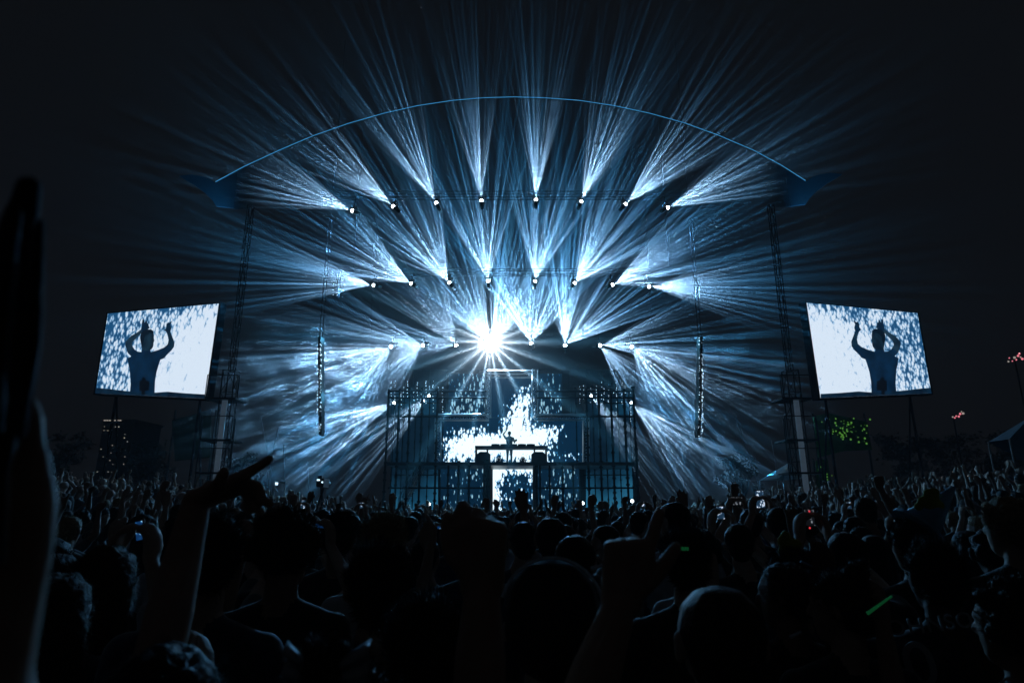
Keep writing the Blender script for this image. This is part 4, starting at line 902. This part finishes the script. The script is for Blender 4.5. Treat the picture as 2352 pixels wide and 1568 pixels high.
# hair bow low at the left of centre
x, y, s = at_px(775, 1540, 120)
o, hd = custom_person('person', x, y, s, dict(L=DOWN, R=DOWN), 'person with a big pale hair bow at the bottom edge', 'bun', 0, 1, 0, group=NEARG)
q = MB(); r2 = random.Random(9); cb = hd(0, -.085, .125)
for sx in (-1, 1):
    n0 = len(q.v); rows = 7; cols = 9; vs = []
    for i in range(rows):
        for j in range(cols):
            u = i / (rows - 1); v = j / (cols - 1) - .5
            vs.append(cb + V((sx * (.006 + .055 * u), -.012 * math.sin(u * 3.1) + .012 * math.sin(v * 15) * u, v * (.015 + .052 * u ** .8) + .010 * u)))
    q.add(vs, [(i * cols + j, i * cols + j + 1, (i + 1) * cols + j + 1, (i + 1) * cols + j) for i in range(rows - 1) for j in range(cols - 1)])
    q.tube(cb, cb + V((sx * .04, -.01, -.065)), .006, .010, n=8)
q.ball(cb, .012, 2); bow = q.build('hair_bow', M['ribbon'], None, True, False); bow.parent = o
md = bow.modifiers.new('t', 'SOLIDIFY'); md.thickness = .003
# jersey lettering
o, hd, x, y, s = MADE[8]
for txt, px, py, sz in (('C. JOHNSON', 2128, 1440, .070), ('0', 2128, 1535, .20)):
    fc = bpy.data.curves.new('lettering', 'FONT'); fc.body = txt; fc.align_x = 'CENTER'; fc.align_y = 'CENTER'; fc.size = sz; fc.extrude = .0015; fc.space_character = 1.1
    f_ = bpy.data.objects.new('lettering', fc); COL.objects.link(f_); dg = bpy.context.evaluated_depsgraph_get()
    me = bpy.data.meshes.new_from_object(f_.evaluated_get(dg)); bpy.data.objects.remove(f_)
    R3 = Matrix.Rotation(rad(-9), 4, 'Y') @ Matrix.Rotation(rad(90), 4, 'X')
    yb = y - .155 * s; p = P(px, py, yb); me.transform(Matrix.Translation(p) @ R3)
    for v in me.vertices: v.co.y += .9 * (v.co.x - x) ** 2
    me.transform((Matrix.Translation(o.location) @ Matrix.Diagonal((s, s, s, 1))).inverted()); me.materials.clear(); me.materials.append(M['print_'])
    l_ = bpy.data.objects.new('jersey_lettering' if len(txt) > 1 else 'jersey_number', me); COL.objects.link(l_); l_.parent = o
# green headband
o, hd, x, y, s = MADE[10]; q = MB(); pts = [hd(.098 * math.cos(t), -.01 + .1 * math.sin(t), .06) for t in [-2.0 + .12 * i for i in range(5)]]
q.path(pts, .007, 6); g1 = q.build('green_headband', M['greenplastic'], None, world=False); g1.parent = o
# foam crowns and the pale cone
def lobes(c, w, label, m, seed, tilt=0):
    pts = [(0, 0, .32), (-.42, -.12, .26), (.40, -.15, .25), (-.15, .34, .25), (.14, .46, .24), (.0, -.3, .3), (-.62, -.4, .2), (.1, .15, .28)]
    parts = [(0, [(V((a * w, -.0, b * w)), r * w), (V((a * w, .03, b * w)), r * w)]) for a, b, r in pts]
    me = remesh(parts, .008, 2, [m], 'foam_crown'); o = link('foam_crown', me); o.location = c; o.scale = (1, .35, 1); o.rotation_euler = (0, tilt, 0); return tag(o, label, 'foam crown', 'foam crowns worn in the crowd')
x, y, s = MADE[16][2:]; lobes(P(2140, 1150, y - .05), .10, 'yellow green foam crown on the pale cone hat', M['foam'], 1, .2)
t = empty('cone_hat', P(2110, 1205, y), 'pale blue card cone hat tilted to the right', 'hat'); mesh1('cone', M['paper'], t, lambda q: (q.tube(P(2108, 1212, y), P(2192, 1118, y), .10, .008, n=18)), True); mesh1('brim', M['paper'], t, lambda q: q.tube(P(2106, 1214, y), P(2110, 1209, y), .13, .13, n=20))
x, y, s = MADE[17][2:]; lobes(P(1812, 1252, y), .085, 'dim yellow green foam crown right of centre', M['foam'], 2, -.5)
# small sticks and strips; the green one has a painted glow
for i, (a, b, Y, m, lab) in enumerate([((1992, 1408), (2048, 1368), 1.9, M['greenplastic'], 'bent green stick with painted glow in the right foreground'), ((1815, 1462), (1840, 1450), 1.8, M['strap'], 'short pale stick low in the right foreground'), ((1838, 1288), (1866, 1300), 2.6, M['paper'], 'thin pale blue straw by the foam crown'), ((1357, 1305), (1400, 1293), 1.6, M['strap'], 'thin white strip beside the capped head')]):
    q = MB(); q.tube(P(*a, Y), P(*b, Y), .005, .003, n=8); tag(q.build('thin_stick', m), lab, 'stick', 'small sticks held in the crowd')
# phones held up, each with its holder
PH = [led('phone_picture_' + n_, .7, 90, 45, b, lo=lo, mid=md_, hi=hi, amp=1.0) for n_, b, lo, md_, hi in (('white', 1.1, (.01, .03, .06), (.10, .2, .35), (.7, .8, .95)), ('blue', 1.0, (.004, .03, .10), (.05, .25, .7), (.4, .75, 1)), ('dim', .45, (.01, .012, .016), (.08, .1, .13), (.5, .55, .62)))]
PL = [(1745, 1146, 5.5, 20, 36, 0, 0, 'tall bright phone held up near the right mast'), (1655, 1177, 4.5, 16, 26, 0, 0, 'phone showing a striped picture right of the bald head'), (1860, 1188, 3.6, 20, 34, 0, 2, 'phone with red record dots in the right crowd'),
      (1690, 1150, 6, 28, 16, 0, 2, 'wide dim phone held sideways right of the stage'), (696, 1158, 8, 10, 18, 0, 0, 'small white phone below the tripod camera'), (733, 1203, 3.6, 22, 14, 8, 1, 'blue lit phone held sideways left of centre'),
      (708, 1193, 4.2, 14, 18, -20, 1, 'pale blue phone next to the blue lit phone'), (1010, 1208, 4.4, 12, 10, 0, 1, 'small blue phone left of the raised fist'), (880, 1183, 5, 12, 9, 10, 1, 'cyan phone above the fair haired head'),
      (408, 1478, 1.55, 66, 34, 12, 2, 'large phone low at the left showing the lit crowd picture'), (320, 1218, 2.6, 15, 40, -12, 1, 'phone tilted left of the pointing arm, blue lower end'), (1478, 1157, 8, 8, 10, 0, 0, 'tiny white phone right of the cage'), (830, 1160, 9, 7, 12, 0, 0, 'tiny phone left of the cage'), (1205, 1160, 9, 9, 15, 0, 2, 'small phone in front of the lit door screen'),
      (1950, 1160, 8, 9, 14, 0, 0, 'small lit phone in the right hand crowd'), (2055, 1190, 6, 8, 12, 15, 1, 'small blue phone in the far right crowd')]
for px, py, Y, w, h_, tl, mi, lab in PL:
    c = P(px, py, Y); sc = Y / F; w2, h2 = w * sc / 2, h_ * sc / 2; Rm = Matrix.Rotation(rad(tl), 3, 'Y')
    t = empty('phone', c, lab, 'phone', 'phones held up in the crowd')
    C4 = [c + Rm @ V(v) for v in ((-w2, 0, h2), (w2, 0, h2), (w2, 0, -h2), (-w2, 0, -h2))]
    led_panel('screen', C4, lambda u, v: .45 + .35 * math.sin(u * 7 + v * 5 + px), PH[mi], t, 6, 8)
    e = .006 + .04 * w2; q = MB(); q.prism([c + Rm @ V(v) + V((0, .002, 0)) for v in ((-w2 - e, 0, h2 + e), (w2 + e, 0, h2 + e), (w2 + e, 0, -h2 - e), (-w2 - e, 0, -h2 - e))], (0, .009, 0)); q.build('case', M['phone'], t)
    if 'record' in lab: mesh1('record_light', M['red'], t, lambda q: [q.ball(c + V((dx, -.002, dz)), .006, 1, (1, .2, 1)) for dx, dz in ((.0, h2 * .8), (-.008, -h2 - .012))])
    s = (c.z - gz(c.x, c.y)) / 1.83
    if .78 < s < 1.16: place_person(4, c.x, c.y - .43 * s, s, 0, 'person holding up the ' + lab.replace('phone', 'phone', 1)[:70], 'people filming with phones'); TAKEN.append((c.x, c.y - .43 * s))
    else: place_person(4, c.x, c.y - .30, .97, 0, 'person just behind the ' + lab[:60], 'people filming with phones'); TAKEN.append((c.x, c.y - .3))
# single raised arms that can be told apart
for px, ytop, Y, ti, lab in ((1200, 1118, 5.2, 3, 'person waving one open hand in front of the lit door screen'), (1574, 1122, 6.5, 3, 'person with one open hand raised right of the bald head'), (2050, 1075, 6.5, 1, 'person whose raised fist stands above the right crowd'), (1690, 1105, 9, 11, 'person with hands up near the foot of the right mast'), (858, 1130, 10, 0, 'person with both arms up left of the cage'), (845, 1138, 11.5, 5, 'person clapping overhead left of the cage'), (672, 1130, 9, 3, 'person with an open hand up left of the tripod camera'), (412, 1100, 8, 0, 'person with both hands up behind the pointing wrist')):
    top = {3: 2.06, 1: 1.98, 11: 2.06, 0: 2.04, 5: 1.95}[ti]; p = P(px, ytop, Y); s = max(.85, min(1.13, (p.z - gz(p.x, p.y)) / top)); off = -.37 if ti == 3 else (.25 if ti == 1 else .36 if ti == 11 else 0)
    place_person(ti, p.x - off * s, p.y, s, 0, lab, 'people with raised hands'); TAKEN.append((p.x - off * s, p.y))
# ---- the crowd: the nearest ones one by one
rc = random.Random(21); cnt = 0; tries = 0
ZN = [(-9, -.45, 'far left'), (-.45, -.15, 'left of the stage'), (-.15, .15, 'in front of the stage'), (.15, .45, 'right of the stage'), (.45, 9, 'far right')]
cand = []
while len(cand) < 236 and tries < 60000:
    tries += 1; y = math.sqrt(rc.uniform(2.6 ** 2, 13.2 ** 2)); x = rc.uniform(-.86, .86) * y
    if any((x - a_) ** 2 + (y - b_) ** 2 < (.50 if y < 5 else .56) ** 2 for a_, b_ in TAKEN): continue
    TAKEN.append((x, y)); cand.append((x, y))
for x, y in cand:
    f = abs(x) / y
    if y < 7.5: pool = [2, 6, 9, 2, 10, 6, 9] + ([11, 3, 8] if f > .35 and y > 4.5 else [])
    else: pool = list(range(12)) if f > .25 else [2, 6, 9, 10, 4, 2, 0, 1, 3]
    ti = rc.choice(pool); s = rc.gauss(1.0, .035) * (.97 if TEMPL[ti][1] in ('long', 'pony', 'bun') else 1.0)
    if y < 6: s = min(s, 1.03)
    zn = [z for a_, b_, z in ZN if a_ <= x / y < b_][0]; band = 'near' if y < 5 else 'mid-distance' if y < 9 else 'distant'
    col = ['black', 'navy', 'grey', 'white', 'wine red'][TEMPL[ti][4]]
    place_person(ti, x, y, s, rc.gauss(0, .35), '%s person in %s top, %s, %s' % (band, col, TEMPL[ti][6], zn), 'people in the dense crowd')
# people who would share a label are told apart by their order from the left
from collections import defaultdict
same = defaultdict(list)
for o in COL.objects:
    if o.name.startswith('person') and o.parent is None: same[o['label']].append(o)
OW = ORD + ['ninth', 'tenth', 'eleventh', 'twelfth', 'thirteenth', 'fourteenth', 'fifteenth']
for lb_, os_ in same.items():
    if len(os_) > 1:
        for i, o in enumerate(sorted(os_, key=lambda o: o.location.x / o.location.y)): o['label'] = lb_.replace('in front of the stage', 'before the stage').replace('of the stage', 'of stage') + (', %s from left' % OW[i] if i < 15 else ', far along')
for o in COL.objects:
    if 'label' in o and len(o['label'].split()) > 16: o['label'] = ' '.join(w_ for w_ in o['label'].split() if w_ not in ('the', 'a', 'in', 'of'))
# ---- the far crowd as one mass
low = []
for ti in (0, 1, 2, 3, 5, 8, 10, 11):
    me = TM[ti][0]; o = bpy.data.objects.new('tmp', me); COL.objects.link(o); md = o.modifiers.new('d', 'DECIMATE'); md.ratio = .055
    dg = bpy.context.evaluated_depsgraph_get(); m2 = bpy.data.meshes.new_from_object(o.evaluated_get(dg)); bpy.data.objects.remove(o)
    m2.calc_loop_triangles(); nv = len(m2.vertices); a_ = np.zeros(nv * 3); m2.vertices.foreach_get('co', a_); nt_ = len(m2.loop_triangles); b_ = np.zeros(nt_ * 3, int); m2.loop_triangles.foreach_get('vertices', b_)
    mi = np.zeros(nt_, int); m2.loop_triangles.foreach_get('material_index', mi); low.append((a_.reshape(-1, 3), b_.reshape(-1, 3), mi)); bpy.data.meshes.remove(m2)
VV, FF, MI = [], [], []; nb = 0; rc = random.Random(8)
placed = []
yy = 13.4
while yy < 27.2:
    xx = -.9 * yy + rc.uniform(0, .6)
    while xx < .9 * yy:
        x = xx + rc.gauss(0, .1); y = yy + rc.gauss(0, .12)
        if not (abs(x) < 14 and y > 26.2):
            k_ = rc.choice([0, 1, 2, 3, 4, 5, 6, 7, 2, 6, 2, 2, 4, 4, 6, 6, 2, 2]) if math.sin(x * .9) + math.sin(y * 1.7 + x * .3) > -.3 else rc.choice([2, 2, 4, 6]); vt, ft, mt_ = low[k_]; s = rc.gauss(1.0, .045); r_ = rc.gauss(0, .5); cr_, sr_ = math.cos(r_) * s, math.sin(r_) * s
            co_ = np.empty_like(vt); co_[:, 0] = vt[:, 0] * cr_ - vt[:, 1] * sr_ + x; co_[:, 1] = vt[:, 0] * sr_ + vt[:, 1] * cr_ + y; co_[:, 2] = vt[:, 2] * s + gz(x, y)
            VV.append(co_); FF.append(ft + nb); MI.append(np.where(mt_ == 0, rc.choice([0, 0, 4]), np.where(mt_ == 1, rc.choice([1, 2, 3]), 2))); nb += len(vt)
        xx += rc.uniform(.62, .95)
    yy += .82
VV = np.concatenate(VV); FF = np.concatenate(FF); MI = np.concatenate(MI)
me = bpy.data.meshes.new('crowd'); me.vertices.add(len(VV)); me.vertices.foreach_set('co', VV.ravel()); me.loops.add(FF.size); me.loops.foreach_set('vertex_index', FF.ravel()); me.polygons.add(len(FF)); me.polygons.foreach_set('loop_start', np.arange(0, FF.size, 3)); me.polygons.foreach_set('loop_total', np.full(len(FF), 3)); me.update(calc_edges=True)
for m in (SKIN[0], CLOTH[0], CLOTH[1], CLOTH[2], SKIN[2]): me.materials.append(m)
me.polygons.foreach_set('material_index', MI); me.polygons.foreach_set('use_smooth', [True] * len(FF)); me.update()
tag(link('crowd', me), 'far crowd with raised hands packed up to the stage', 'crowd', kind='stuff')
